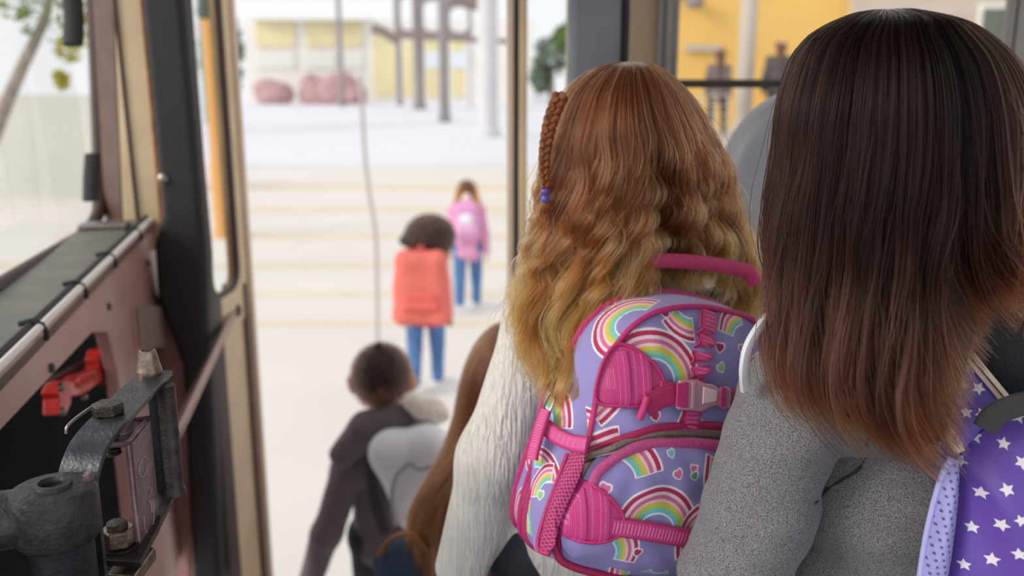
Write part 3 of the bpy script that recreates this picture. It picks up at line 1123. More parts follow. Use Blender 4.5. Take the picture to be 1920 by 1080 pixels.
pbox(MB(), 1847, 16, 1893, 90, 16.56, .1).build('window', mat('green_dark_glass', (98, 102, 92), .2), yb)
pbox(MB(), 1286, 84, 1352, 96, 16.9, .1).build('sign_board', M['terrace'], yb)
q = P(1303, 3, 16.8)
b = MB().ball((q[0], 16.8, q[2]), (.17, .14, .12))
b.tube([(q[0] - .25, 16.95, q[2] + .12), (q[0], 16.85, q[2] + .08)], .05, 8)
b.build('wall_lamp', M['col_grey'], yb, smooth=True)
q = P(1400, 100, 15.6)
o = MB().lathe((q[0], 15.6, ZTER), UP, [(.16, 0), (.16, .2), (.135, .22), (.135, 4)], 18).build('terrace_column', M['terrace'], None, smooth=True)
tag(o, 'pale round column standing on the terrace before the yellow wall', 'column')
rl = empty('terrace_railing', (float(P(1290, 260, 13.8)[0]), 13.8, ZTER))
tag(rl, 'thin wire railing along the terrace edge', 'railing')
xr0, xr1 = P(1240, 200, 13.8)[0], P(1365, 200, 13.8)[0]
for k in range(5):
    z = ZTER + .14 + k * .13
    MB().tube([(xr0, 13.8, z), (xr1, 13.8, z)], .009, 6).build('rail', M['terrace'], rl)
for k in range(6):
    x = xr0 + (xr1 - xr0) * k / 5
    MB().tube([(x, 13.8, ZTER), (x, 13.8, ZTER + .70)], .014, 6).build('baluster', M['terrace'], rl)

# ---------------------------------------------------------------- people
SKIN = mat('warm_skin', (214, 160, 130), 0.5, var=0.05)
SKIN_D = mat('brown_skin', (128, 84, 64), 0.5, var=0.05)


class Kid:
    """joint positions of a standing or walking child in world coordinates"""
    def __init__(s, base, H, yaw=0.0, step=0.0, over=None, lean=(0, 0)):
        s.base = np.asarray(base, float)
        s.H = H
        s.k = H / 1.3
        s.f = np.array([math.sin(yaw), math.cos(yaw), 0.0])
        s.r = np.array([math.cos(yaw), -math.sin(yaw), 0.0])

        def L(x, y, z):
            lz = max(0, z - .5)
            return s.base + s.r * (x * H + lean[0] * lz * H) + s.f * (y * H + lean[1] * lz * H) + UP * z * H
        J = {}
        for sg, n in ((-1, 'L'), (1, 'R')):
            st = step * sg
            J['hip' + n] = L(.058 * sg, 0, .49)
            J['knee' + n] = L(.060 * sg, .03 + .55 * st, .27)
            J['ank' + n] = L(.058 * sg, st, .045 + max(0, -st) * .35)
            J['toe' + n] = J['ank' + n] + s.f * .095 * H - UP * (.018 + max(0, -st) * .1) * H
            J['sh' + n] = L(.100 * sg, 0, .785)
            J['el' + n] = L(.135 * sg, -.02 - .25 * st, .615)
            J['wr' + n] = L(.145 * sg, .03 - .45 * st, .475)
        J['pelvis'] = L(0, 0, .52)
        J['waist'] = L(0, .003, .61)
        J['chest'] = L(0, 0, .72)
        J['neck'] = L(0, -.005, .825)
        J['head'] = L(0, .012, .915)
        s.J = J
        for a, v in (over or {}).items():
            J[a] = np.asarray(v, float)

    def hand(s, n):
        J, k = s.J, s.k
        w = J['wr' + n]
        d = unit(w - J['el' + n] + np.array([0, 0, -.03]))
        sg = -1 if n == 'L' else 1
        across = unit(s.f - d * np.dot(s.f, d))          # thumb side points ahead
        palmn = np.cross(d, across) * (1 if n == 'R' else 1)
        inn = -s.r * sg
        pr = []
        pc = w + d * .045 * k
        for q in (-.018, -.006, .006, .018):
            pr.append(cap(w + d * .012 * k + across * q * .7 * k, .0115 * k, w + d * .068 * k + across * q * k, .0095 * k))
        for q, l in ((.0215, .034), (.0075, .042), (-.0070, .039), (-.0205, .029)):
            a = w + d * .072 * k + across * q * k
            m_ = a + d * l * .55 * k + inn * .006 * k
            e = m_ + d * l * .42 * k + inn * .014 * k
            pr += [cap(a, .0078 * k, m_, .0070 * k), cap(m_, .0070 * k, e, .0060 * k)]
        a = w + d * .022 * k + across * .018 * k
        m_ = a + across * .022 * k + d * .020 * k + inn * .006 * k
        pr += [cap(a, .0098 * k, m_, .0085 * k), cap(m_, .0082 * k, m_ + d * .024 * k + across * .006 * k + inn * .006 * k, .0070 * k)]
        return pr

    def body(s, name, m, label, vox=.005, group=None, headr=1.0, turn=0.0, ear=0.0):
        J, k = s.J, s.k
        fh = unit(s.f * math.cos(turn) + s.r * math.sin(turn))
        rh = unit(s.r * math.cos(turn) - s.f * math.sin(turn))
        R = np.stack([rh, fh, UP])
        h = J['head']
        q = headr * k
        hp = lambda x, y, z: h + rh * x * q + fh * y * q + UP * z * q
        pr = [ell(hp(0, -.008, .016), np.array([.074, .092, .088]) * q, R),
              ell(hp(0, .018, -.035), np.array([.058, .066, .070]) * q, R),
              cap(hp(0, .088, .004), .010 * q, hp(0, .101, -.022), .013 * q),
              ell(hp(0, .078, -.056), np.array([.024, .012, .007]) * q, R),
              ell(hp(0, .078, -.064), np.array([.020, .011, .007]) * q, R),
              ell(hp(0, .064, -.090), np.array([.022, .018, .018]) * q, R),
              ell(hp(-.030, .078, .028), np.array([.022, .010, .008]) * q, R),
              ell(hp(.030, .078, .028), np.array([.022, .010, .008]) * q, R)]
        for sg in (-1, 1):
            pr += [ell(hp((.077 + ear) * sg, -.006, -.012), np.array([.011 + ear, .019, .032]) * q, R),
                   ell(hp((.080 + ear) * sg, -.012, .004), np.array([.010 + ear * .5, .014, .016]) * q, R)]
        pr += [cap(J['neck'] - UP * .02 * k, .038 * k, h - UP * .05 * k - fh * .012 * k, .040 * k),
               cap(J['shL'] - UP * .006, .036 * k, J['shR'] - UP * .006, .036 * k),
               ell(J['chest'], np.array([.108, .072, .105]) * k, np.stack([s.r, s.f, UP])),
               cap(J['chest'], .078 * k, J['pelvis'], .082 * k),
               cap(J['hipL'], .066 * k, J['hipR'], .066 * k)]
        for n in 'LR':
            pr += [cap(J['sh' + n], .036 * k, J['el' + n], .028 * k), cap(J['el' + n], .028 * k, J['wr' + n], .0195 * k),
                   cap(J['hip' + n], .062 * k, J['knee' + n], .043 * k), cap(J['knee' + n], .042 * k, J['ank' + n], .028 * k),
                   cap(J['ank' + n] - UP * .012 * k, .029 * k, J['toe' + n], .022 * k)]
        o_body = s._hands(pr, name, m, vox)
        tag(o_body, label, 'person', group)
        s.o = o_body
        eye = mat('eye_white', (236, 234, 230), .2) if 'eye_white' not in bpy.data.materials else bpy.data.materials['eye_white']
        iris = bpy.data.materials.get('iris') or mat('iris', (60, 40, 28), .15)
        for sg in (-1, 1):
            e = hp(.030 * sg, .074, .010)
            b = MB().ball(e, .0125 * q, 12, 8).build('eye', eye, o_body, smooth=True)
            MB().ball(e + fh * .0072 * q, .0070 * q, 10, 6).build('iris', iris, b, smooth=True)
        return o_body

    def _hands(s, pr, name, m, vox):
        J, k = s.J, s.k
        full = pr + s.hand('L') + s.hand('R')
        return blob(name, full, vox, .016 * k, m)

    def top(s, name, m, fat=.014, sleeve=None, hem=.50, vox=.006, extra=(), kk=.02, wrinkle=(.0022, 55, 4, (1, 1, 1)), arms='LR', depth=1.0):
        J, k = s.J, s.k
        R = np.stack([s.r, s.f, UP])
        pr = [cap(J['shL'] - UP * .004, (.040 + fat) * k, J['shR'] - UP * .004, (.040 + fat) * k),
              ell(J['chest'], np.array([.112 + fat, (.078 + fat) * depth, .115]) * k, R),
              ell(J['waist'], np.array([.105 + fat, (.080 + fat) * depth, .13]) * k, R),
              cap(J['neck'] - UP * .03 * k, .052 * k, J['neck'], .044 * k)]
        hc = J['pelvis'] * 1.0
        hc = hc + UP * (hem - .50) * s.H
        pr.append(ell(hc, np.array([.112 + fat, (.086 + fat) * depth, .09]) * k, R))
        for sg in (-1, 1):
            pr.append(cap(J['waist'] + s.r * sg * .045 * k, (.072 + fat) * k, hc + s.r * sg * .05 * k, (.076 + fat) * k))
        for n in arms:
            e = (sleeve or {}).get(n, (.040 + fat * .8, .034 + fat * .8, .026 + fat * .8))
            pr += [cap(J['sh' + n], e[0] * k, J['el' + n], e[1] * k), cap(J['el' + n], e[1] * k, J['wr' + n], e[2] * k)]
        pr += list(extra)
        return blob(name, pr, vox, kk * k, m, s.o, wrinkle)

    def trousers(s, m, fat=.012, vox=.007, name='trousers'):
        J, k = s.J, s.k
        pr = [cap(J['hipL'] + UP * .02 * k, (.072 + fat) * k, J['hipR'] + UP * .02 * k, (.072 + fat) * k)]
        for n in 'LR':
            pr += [cap(J['hip' + n], (.064 + fat) * k, J['knee' + n], (.046 + fat) * k), cap(J['knee' + n], (.046 + fat) * k, J['ank' + n] + UP * .01 * k, (.036 + fat * .8) * k)]
        return blob(name, pr, vox, .014 * k, m, s.o, (.0025, 45, 9, (1, 1, .6)))

    def shoes(s, m, sole=None, vox=.006):
        J, k = s.J, s.k
        for n in 'LR':
            a, t = J['ank' + n], J['toe' + n]
            o_ = blob('shoe', [cap(a - UP * .012 * k, .037 * k, t, .030 * k), cap(a - UP * .028 * k, .030 * k, t - UP * .006 * k, .026 * k)], vox, .012, m, s.o)
            if sole is not None:
                MB().tube([a - UP * .045 * k - unit(t - a) * .02 * k, (a + t) * .5 - UP * .038 * k, t - UP * .016 * k + unit(t - a) * .01], .027 * k, 10, flat=(.35, 1.1), up=UP).build('sole', sole, o_, smooth=True)


def mat_hair2(name, stops, rough=.3, radial=.45, rnd=.3, coat=0.0, ior=1.45):
    m = mat_hair(name, stops, rough, radial, rnd, coat, ior)
    t = m.node_tree
    hs = [n for n in t.nodes if n.type == 'HUE_SAT'][0]
    mr = [n for n in t.nodes if n.type == 'MAP_RANGE'][0]
    at = t.nodes.new('ShaderNodeAttribute')
    at.attribute_name = 'shade'
    ml = t.nodes.new('ShaderNodeMath')
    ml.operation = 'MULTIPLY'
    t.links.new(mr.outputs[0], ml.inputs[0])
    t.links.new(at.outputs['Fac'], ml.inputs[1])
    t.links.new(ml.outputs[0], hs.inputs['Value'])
    return m


def set_shade(o, shade):
    a = o.data.attributes.new('shade', 'FLOAT', 'CURVE')
    a.data.foreach_set('value', np.asarray(shade, np.float32))


def short_hair(name, c, r, n, length, m, parent, seed, keep=None, base_mat=None, down=.3, curl=0.0, rad=.0006, vox=.006, base_amp=.003, K=6, axes=None):
    """cropped hair: a cap that hugs the skull and short strands standing on it"""
    g = np.random.default_rng(seed)
    R = np.eye(3) if axes is None else np.asarray(axes)
    base = blob(name, [ell(c, np.asarray(r), R)], vox, .02, base_mat, parent, (base_amp, 60, seed, (1, 1, 1)), cut=keep)
    d = g.normal(size=(n * 2, 3))
    d /= np.linalg.norm(d, axis=1)[:, None]
    p = c + (d * np.asarray(r)) @ R
    if keep:
        ok = np.ones(len(p), bool)
        for q, nn in keep:
            ok &= ((p - np.asarray(q)) @ unit(nn)) < 0
        p, d = p[ok], d[ok]
    p, d = p[:n], d[:n] @ R
    N = len(p)
    out = np.zeros((N, K, 3))
    dirv = d + np.array([0, 0, -down]) + g.normal(size=(N, 3)) * .25
    dirv /= np.linalg.norm(dirv, axis=1)[:, None]
    tang = np.cross(dirv, g.normal(size=(N, 3)))
    tang /= np.linalg.norm(tang, axis=1)[:, None]
    ln = length * g.uniform(.5, 1.15, N)
    ph = g.uniform(0, 6.28, N)
    for i in range(K):
        s_ = i / (K - 1)
        out[:, i] = p + dirv * (ln * s_)[:, None] + np.array([0, 0, -1]) * (ln * down * s_ * s_ * .6)[:, None] + tang * (curl * np.sin(ph + s_ * 9) * s_)[:, None]
    h = hair_curves(name + '_strand', out, np.linspace(rad, rad * .4, K), m, base)
    h['kind'] = 'stuff'
    set_shade(h, g.uniform(.75, 1.25, N))
    return base


class Envelope:
    """hair outline: rows of (py, x left, x right, Y front, Y back) from the crown down"""
    def __init__(s, rows):
        r = np.array(rows, float)
        Ym = (r[:, 3] + r[:, 4]) * .5
        hY = (r[:, 4] - r[:, 3]) * .5
        A = np.array([P(x, y, Y) for (y, x, _, _, _), Y in zip(rows, Ym)])
        B = np.array([P(x, y, Y) for (y, _, x, _, _), Y in zip(rows, Ym)])
        s.py = r[:, 0]
        cx, hx, z = (A[:, 0] + B[:, 0]) / 2, (B[:, 0] - A[:, 0]) / 2, (A[:, 2] + B[:, 2]) / 2
        Q = np.stack([cx, hx, Ym, hY, z], 1)
        n = 240
        fine = catmull(Q, n)
        fine[:, 1] = np.maximum(fine[:, 1], .001)
        fine[:, 3] = np.maximum(fine[:, 3], .001)
        L = np.r_[0, np.cumsum(np.hypot(np.diff(fine[:, 4]), np.diff(fine[:, 1]) * .7))]
        s.len = L[-1]
        s.t = L / L[-1]
        s.Q = fine
        pyf = np.interp(np.linspace(0, len(rows) - 1, n), np.arange(len(rows)), s.py)
        s.pyf = pyf

    def t_of_y(s, y):
        return np.interp(y, s.pyf, s.t)

    def at(s, t):
        return [np.interp(t, s.t, s.Q[:, j]) for j in range(5)]

    def pos(s, t, th, rho):
        cx, hx, Yc, hY, z = s.at(t)
        return np.stack([cx + hx * rho * np.cos(th), Yc - hY * rho * np.sin(th), z], -1)


def long_hair(name, env, N, C, tend, m, base_mat, parent, seed, K=28, amp=0.0, lam=.06, spread=.10, rad=.0003, fly=.02,
              wave_from=.3, tip=None, part=0.0, base_rho=.86, start=.22, jitter=.05, drift=None, clump_pull=.5, shade=(.6, 1.5), fine_amp=.002, shade_fn=None):
    """hair that falls from the crown along an outline: a solid mass and strands gathered in locks"""
    g = np.random.default_rng(seed)
    # solid mass below the strands
    nt_, nth = 70, 90
    th = np.linspace(0, 2 * PI, nth, endpoint=False)
    te = tend(th) * .97
    V = np.zeros((nt_, nth, 3))
    for i in range(nt_):
        t = te * (i / (nt_ - 1))
        rho = base_rho + .03 * np.sin(th * 17 + 5 * np.sin(3 * t)) * np.minimum(1, i / 12)
        V[i] = env.pos(t, th, rho)
        if tip is not None:
            V[i] += tip(t / np.maximum(tend(th), 1e-6), th)
    V[0, :, 2] -= .004
    V = V.reshape(-1, 3)
    Fs = [(i * nth + k, (i + 1) * nth + k, (i + 1) * nth + (k + 1) % nth, i * nth + (k + 1) % nth) for i in range(nt_ - 1) for k in range(nth)]
    Fs.append(tuple(range(nth)))
    base = mesh(name, V, Fs, base_mat, parent, True)
    # locks
    cth = g.uniform(0, 2 * PI, C * 3)
    wt = np.where(np.sin(cth) > -.25, 1.0, .22)
    cth = cth[g.uniform(size=len(cth)) < wt][:C]
    C = len(cth)
    cph = 2.2 * np.sin(2 * cth + 1) + 1.5 * np.sin(5 * cth) + g.normal(size=C) * .7
    cph2 = g.uniform(0, 6.28, C)
    cam_ = amp * g.uniform(.55, 1.35, C)
    clam = lam * g.uniform(.8, 1.3, C)
    crho = g.uniform(.80, 1.02, C)
    cend = 1 + g.normal(size=C) * jitter
    cshade = g.uniform(shade[0], shade[1], C)
    cs = g.normal(size=C) * spread * .3
    ci = g.integers(0, C, N)
    off = g.normal(size=N) * spread
    rho0 = crho[ci] + g.normal(size=N) * .035
    flyw = (g.uniform(size=N) < fly) * 1.0
    t0 = start * g.uniform(0, 1, N) ** 1.4
    tE = np.clip(tend(cth[ci] + off * .6) * cend[ci] * g.uniform(.86, 1.03, N), .05, 1.0)
    out = np.zeros((N, K, 3))
    f1, f2 = g.uniform(.6, 1.6, N), g.uniform(0, 6.28, N)
    f3, f4 = g.uniform(.6, 2.0, N), g.uniform(0, 6.28, N)
    for i in range(K):
        s_ = i / (K - 1)
        t = t0 + (np.maximum(tE, t0 + .05) - t0) * s_
        gather = 1 - clump_pull * np.clip((t - .25) / .6, 0, 1)
        ang = cth[ci] + off * gather + cs[ci] * t + (drift(t, cth[ci]) if drift else 0)
        rho = rho0 + flyw * .10 * s_
        p = env.pos(t, ang, rho)
        a = np.clip((t - wave_from) / .3, 0, 1)
        ph = 2 * PI * t * env.len / clam[ci] + cph[ci] + off * 1.5
        aw = cam_[ci] * a
        p[:, 0] += aw * np.sin(ph) + fine_amp * (s_ + flyw * 3) * np.sin(f1 * 7 * s_ + f2)
        p[:, 1] += aw * .8 * np.cos(ph) * 1.0 - aw * .6 + fine_amp * s_ * np.sin(f3 * 6 * s_ + f4)
        p[:, 2] += aw * .3 * np.sin(ph * .5 + cph2[ci])
        if tip is not None:
            p += tip(t / np.maximum(tE, 1e-6), ang)
        out[:, i] = p
    rr = rad * np.r_[np.linspace(.8, 1, 4), np.ones(K - 8), np.linspace(1, .35, 4)]
    th_ = np.where(g.uniform(size=N) < .25, g.uniform(1.6, 2.6, N), g.uniform(.7, 1.1, N))
    h = hair_curves(name + '_strand', out, rr, m, base, th_)
    h['kind'] = 'stuff'
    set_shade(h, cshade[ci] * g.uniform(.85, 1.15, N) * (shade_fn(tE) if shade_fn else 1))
    return base


def hairbase(name, col, col2):
    return mat(name, col, .45, col2=col2, vscale=90, bump=.7, bscale=220, stretch=(1, 1, .06))


HB_AUB = hairbase('auburn_hair_mass', (96, 54, 30), (50, 26, 16))
HB_DARK = hairbase('dark_hair_mass', (34, 22, 20), (18, 14, 16))
HB_BROWN = hairbase('brown_hair_mass', (112, 66, 44), (70, 40, 28))
H_AUB = mat_hair2('auburn_hair', [(0, (92, 48, 30)), (.4, (120, 64, 36)), (.75, (172, 100, 54)), (1, (200, 124, 68))], .2, .32, .35, ior=1.42)
H_DARK = mat_hair2('dark_brown_hair', [(0, (15, 9, 8)), (.22, (34, 19, 15)), (.6, (46, 25, 19)), (.85, (72, 39, 26)), (1, (128, 72, 44))], .2, .3, .45, ior=1.30)
H_BROWN = mat_hair2('brown_hair', [(0, (104, 60, 40)), (1, (158, 96, 62))], .26, .4, .4)
H_BLACK = mat_hair2('blackish_hair', [(0, (50, 36, 34)), (1, (72, 50, 44))], .35, .5, .3)

C_WHITE = None


def crinkle(name, col, dirscale=(250, 90, 14), strength=.9):
    """crinkled white gauze: narrow wandering ridges that run down the cloth"""
    m = mat(name, col, .85, sheen=.2)
    t = m.node_tree
    b = t.nodes['Principled BSDF']
    tc = t.nodes.new('ShaderNodeTexCoord')
    mp = t.nodes.new('ShaderNodeMapping')
    mp.inputs['Rotation'].default_value = (0, math.radians(-14), 0)
    mp.inputs['Scale'].default_value = dirscale
    n = t.nodes.new('ShaderNodeTexNoise')
    n.inputs['Scale'].default_value = 1.0
    n.inputs['Detail'].default_value = 3
    n.inputs['Distortion'].default_value = .6
    bp = t.nodes.new('ShaderNodeBump')
    bp.inputs['Strength'].default_value = strength
    bp.inputs['Distance'].default_value = .010
    t.links.new(tc.outputs['Object'], mp.inputs['Vector'])
    t.links.new(mp.outputs[0], n.inputs['Vector'])
    t.links.new(n.outputs['Fac'], bp.inputs['Height'])
    t.links.new(bp.outputs[0], b.inputs['Normal'])
    return m


M['gauze'] = crinkle('white_crinkle_gauze', (232, 228, 224))
M['heather'] = mat('heather_grey_jersey', (158, 157, 159), .9, col2=(42, 42, 46), vscale=850, detail=8, bump=.3, bscale=700, sheen=.2)
M['jeans'] = mat('blue_denim', (84, 124, 178), .8, var=.3, vscale=14, bump=.3, bscale=200)
M['dark_jeans'] = mat('dark_trousers', (46, 50, 62), .8, var=.2, vscale=14)
M['hoodie'] = mat('grey_brown_hoodie', (104, 94, 100), .9, var=.15, vscale=14, bump=.4, bscale=90, sheen=.2)
M['navy'] = mat('navy_jacket', (46, 60, 84), .8, var=.2, vscale=12, bump=.3, bscale=60)
M['redcloth'] = mat('red_cloth', (196, 36, 52), .85, var=.2, vscale=12, sheen=.1)
M['salmon'] = mat('salmon_pack_cloth', (232, 118, 106), .8, var=.15, vscale=9, bump=.4, bscale=14)
M['pinkcoat'] = mat('pink_coat', (226, 160, 196), .85, var=.12, vscale=10, bump=.4, bscale=20)
M['white_cloth'] = mat('white_cloth', (232, 234, 242), .8, var=.05, vscale=8, bump=.3, bscale=30)
M['palesleeve'] = mat('pale_pink_sleeve', (238, 214, 222), .85)
M['blacksole'] = mat('dark_sole', (60, 56, 58), .7)
M['green_shoe'] = mat('pale_green_shoe', (206, 232, 176), .6)
M['charcoal'] = mat('charcoal_wool', (52, 52, 56), .9, var=.3, vscale=300, detail=5, bump=.3, bscale=400)

# --- auburn-haired girl, white gauze blouse
hd = P(1190, 292, 1.22)
hd[2] = 2.082
ov = {'head': hd,
      'shL': P(1022, 606, 1.205), 'elL': P(930, 858, 1.16), 'wrL': P(866, 1062, 1.17),
      'shR': P(1385, 606, 1.24), 'elR': P(1470, 860, 1.22), 'wrR': P(1480, 1060, 1.18),
      'neck': P(1205, 500, 1.215), 'chest': np.array([.165, 1.215, 1.80]), 'waist': np.array([.135, 1.22, 1.66]), 'pelvis': np.array([.115, 1.22, 1.55])}
g1 = Kid((.10, 1.22, .90), 1.285, 0, 0, ov)
for n, sg in (('L', -1), ('R', 1)):
    g1.J['hip' + n] = np.array([.115 + sg * .072, 1.22, 1.52])
g1b = g1.body('person', SKIN, 'girl with wavy auburn hair in a white crinkled blouse wearing the rainbow backpack', .0042)
g1.top('blouse', M['gauze'], .010, {'L': (.054, .049, .037), 'R': (.054, .049, .037)}, .50, .0045, kk=.03, wrinkle=[(.0016, 90, 3, (1.6, 1, .25)), (.0030, 40, 31, (1, 1, 1))])
g1.trousers(M['dark_jeans'])
g1.shoes(M['blacksole'])

rows1 = [(116, 1181, 1185, 1.197, 1.203), (118, 1160, 1205, 1.165, 1.235), (124, 1130, 1222, 1.13, 1.265), (140, 1100, 1248, 1.11, 1.29), (170, 1068, 1278, 1.09, 1.31), (215, 1044, 1306, 1.075, 1.325), (262, 1030, 1330, 1.07, 1.33),
         (312, 1022, 1348, 1.07, 1.33), (362, 1016, 1364, 1.075, 1.32), (412, 1010, 1384, 1.08, 1.31), (462, 1000, 1406, 1.085, 1.29), (512, 985, 1430, 1.075, 1.27), (562, 968, 1446, 1.055, 1.24),
         (622, 966, 1446, 1.02, 1.19), (682, 974, 1440, .995, 1.14), (752, 985, 1430, .985, 1.10)]
env1 = Envelope(rows1)


def tend1(th):
    c = np.cos(th)
    s_ = np.sin(th)
    long_ = np.interp(c, [-1, -.82, -.62, -.40, -.22, -.06, .10, .35, .7, 1], [625, 748, 735, 700, 650, 590, 530, 520, 540, 585])
    y = np.where(s_ > -.15, long_, np.minimum(long_, 560))
    return env1.t_of_y(y)


def tip1(s_, th):
    q = np.clip((np.cos(th) + .15) / .3, 0, 1) * np.clip((s_ - .5) / .4, 0, 1)
    return np.stack([q * 0, q * .072, q * 0], -1)


HAIR1 = long_hair('hair', env1, 15000, 210, tend1, H_AUB, HB_AUB, g1b, 21, K=40, amp=.0095, lam=.085, spread=.075, rad=.00030, fly=.03, clump_pull=.75,
                  wave_from=.22, tip=tip1, base_rho=.80, start=.16, jitter=.04, shade=(.4, 1.75), fine_amp=.002)
# small braid with a purple bead at its end
bm_ = mat('braid_hair', (150, 88, 48), .36, var=.3, vscale=160, bump=.8, bscale=500, stretch=(1, 1, .4))
bpath = catmull([P(1052, 178, 1.115), P(1034, 222, 1.12), P(1024, 268, 1.125), P(1020, 312, 1.13), P(1023, 352, 1.13)], 60)
br = None
for k in range(3):
    pts = []
    for i, p in enumerate(bpath):
        t = i / 59 * 4.2 * 2 * PI + k * 2 * PI / 3
        w_ = .0062 * (1 - .45 * i / 59)
        pts.append(p + np.array([math.sin(t) * w_, math.sin(2 * t) * .0045, 0]))
    rad_ = [.0050 * (1 - .5 * i / 59) for i in range(60)]
    b = MB().tube(pts, rad_, 10)
    if br is None:
        mb = b
        br = 1
    else:
        mb.add(b.v, b.f)
braid = mb.build('braid', bm_, HAIR1, smooth=True)
e = bpath[-1]
bd = mat('purple_bead', (92, 84, 190), .25, coat=.4)
b = MB().ball(e - UP * .004, (.0058, .0058, .005)).ball(e - UP * .0135, (.0062, .0058, .0055))
b.build('hair_bead', bd, g1b, smooth=True)
gg = np.random.default_rng(4)
tl = np.zeros((90, 10, 3))
for i in range(10):
    s_ = i / 9
    tl[:, i] = e - UP * (.016 + .09 * s_) + gg.normal(size=(90, 3)) * .0006 + np.array([1, 0, 0]) * (.004 * np.sin(s_ * 6)) + (gg.normal(size=(90, 1)) * .0 + np.linspace(-1, 1, 90)[:, None] * np.array([.004, .003, 0]) * s_)
h = hair_curves('braid_end', tl, np.full(10, .00022), H_AUB, HAIR1)
set_shade(h, np.full(90, 1.1))

# --- dark-haired girl, grey sweatshirt
hd = P(1690, 262, .885)
hd[2] = 2.115
ov = {'head': hd, 'neck': P(1735, 560, .885),
      'shL': P(1492, 752, .90), 'elL': P(1378, 1075, .90), 'wrL': P(1330, 1420, .96),
      'shR': P(1975, 745, .93), 'elR': P(2050, 1080, .90), 'wrR': P(2030, 1420, .96),
      'chest': np.array([.440, .945, 1.74]), 'waist': np.array([.415, .96, 1.60]), 'pelvis': np.array([.395, .94, 1.50])}
g2 = Kid((.43, .93, .90), 1.31, 0, 0, ov)
for n, sg in (('L', -1), ('R', 1)):
    g2.J['hip' + n] = np.array([.395 + sg * .072, .94, 1.50])
g2b = g2.body('person', SKIN, 'girl with long straight dark brown hair in a heather grey sweatshirt nearest the camera', .0042)
g2top = g2.top('sweatshirt', M['heather'], .016, {'L': (.060, .058, .046), 'R': (.060, .058, .046)}, .50, .0042, kk=.003, wrinkle=[(.0058, 38, 8, (1, 1, 1.5)), (.0030, 85, 18, (.7, 1, 1.5))])
from mathutils.bvhtree import BVHTree


def on_mesh(o, pts, lift=.0022):
    me = o.data
    co_ = np.empty(len(me.vertices) * 3)
    me.vertices.foreach_get('co', co_)
    co_ = co_.reshape(-1, 3) + np.array(o.matrix_basis.translation) + sum((np.array(q.location) for q in [o.parent] if q is not None), np.zeros(3))
    bt = BVHTree.FromPolygons([tuple(v) for v in co_], [tuple(p.vertices) for p in me.polygons])
    out = []
    for x, y in pts:
        d = unit(ray(x, y))
        h = bt.ray_cast(Vector(CAM), Vector(d))
        if h[0] is not None:
            out.append(np.array(h[0]) - d * lift)
    return out


blob('added_shade_collar', [cap(P(1800, 590, .895), .050, P(1925, 630, .90), .060), cap(P(1925, 630, .90), .060, P(1960, 720, .90), .050), cap(P(1860, 640, .90), .05, P(1900, 720, .895), .05)], .0045, .03, M['charcoal'], g2b, (.003, 60, 3, (1, 1, 1)))  # added collar, coloured charcoal to stand for the shadow below her hair
SEAM = mat('dark_seam', (62, 62, 66), .9)
sm = on_mesh(g2top, [(1628, 800), (1625, 830), (1621, 862), (1606, 884), (1580, 900), (1552, 918), (1528, 944)])
if len(sm) > 3:
    MB().tube(catmull(sm, 30), .0016, 8).build('armhole_seam', SEAM, g2top, smooth=True)
g2.trousers(M['dark_jeans'])
g2.shoes(M['blacksole'])

rows2 = [(18, 1667, 1671, .877, .883), (20, 1630, 1706, .85, .91), (27, 1604, 1735, .835, .925), (42, 1572, 1772, .80, .96), (70, 1532, 1815, .785, .98), (120, 1502, 1860, .77, 1.0), (200, 1482, 1898, .76, 1.0), (300, 1470, 1914, .76, 1.0),
         (400, 1458, 1930, .765, .99), (500, 1451, 1945, .77, .97), (560, 1446, 1950, .765, .955), (620, 1430, 1955, .755, .94), (680, 1408, 1960, .745, .92), (740, 1396, 1962, .735, .90), (800, 1402, 1965, .73, .88), (850, 1412, 1968, .725, .87)]
env2 = Envelope(rows2)


def tend2(th):
    c = np.cos(th)
    s_ = np.sin(th)
    y = np.interp(c, [-1, -.8, -.5, -.32, -.22, -.14, -.04, .3, .6, 1], [752, 784, 796, 808, 820, 785, 560, 510, 525, 600])
    y = np.where(s_ > -.1, y, np.minimum(y, 690))
    return env2.t_of_y(y)


def tip2(s_, th):
    q = np.clip((s_ - .74) / .26, 0, 1.05) ** 2
    return np.stack([q * .050 * (np.cos(th) < .3), q * .012, np.zeros_like(q)], -1)


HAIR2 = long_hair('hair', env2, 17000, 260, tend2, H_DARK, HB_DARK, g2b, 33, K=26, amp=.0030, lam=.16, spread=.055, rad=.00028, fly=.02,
                  wave_from=.3, tip=tip2, base_rho=.87, start=.18, jitter=.025, shade=(.3, 2.0), shade_fn=lambda length: np.where(length < .80, .5, 1.0), clump_pull=.93, fine_amp=.0015)  # shade painted in: shorter strands, mostly on her right, get darker colour

# --- boy in a grey-brown hoodie
hd = P(717, 712, 2.78)
bx = hd[0]
ov = {'head': hd, 'neck': P(722, 800, 2.77), 'shL': P(655, 878, 2.76), 'shR': P(790, 868, 2.78), 'elL': P(612, 1000, 2.70), 'wrL': P(575, 1105, 2.78),
      'elR': P(850, 1000, 2.76), 'wrR': P(860, 1110, 2.85)}
boy = Kid((bx + .03, 2.80, 0), 1.36, 0, .06, ov)
bb_ = boy.body('person', SKIN, 'boy with cropped dark hair in a grey-brown hooded jacket stepping off the bus', .005, ear=.008)
R3 = np.eye(3)
boy.top('hooded_jacket', M['hoodie'], .016, {'L': (.052, .046, .036), 'R': (.050, .044, .036)}, .47, .006,
        extra=[cap(P(640, 852, 2.70), .040, P(690, 806, 2.68), .058), cap(P(690, 806, 2.68), .058, P(745, 790, 2.68), .050), cap(P(745, 790, 2.68), .050, P(785, 792, 2.72), .034)],
        kk=.022, wrinkle=(.004, 38, 14, (1, 1, 1)))
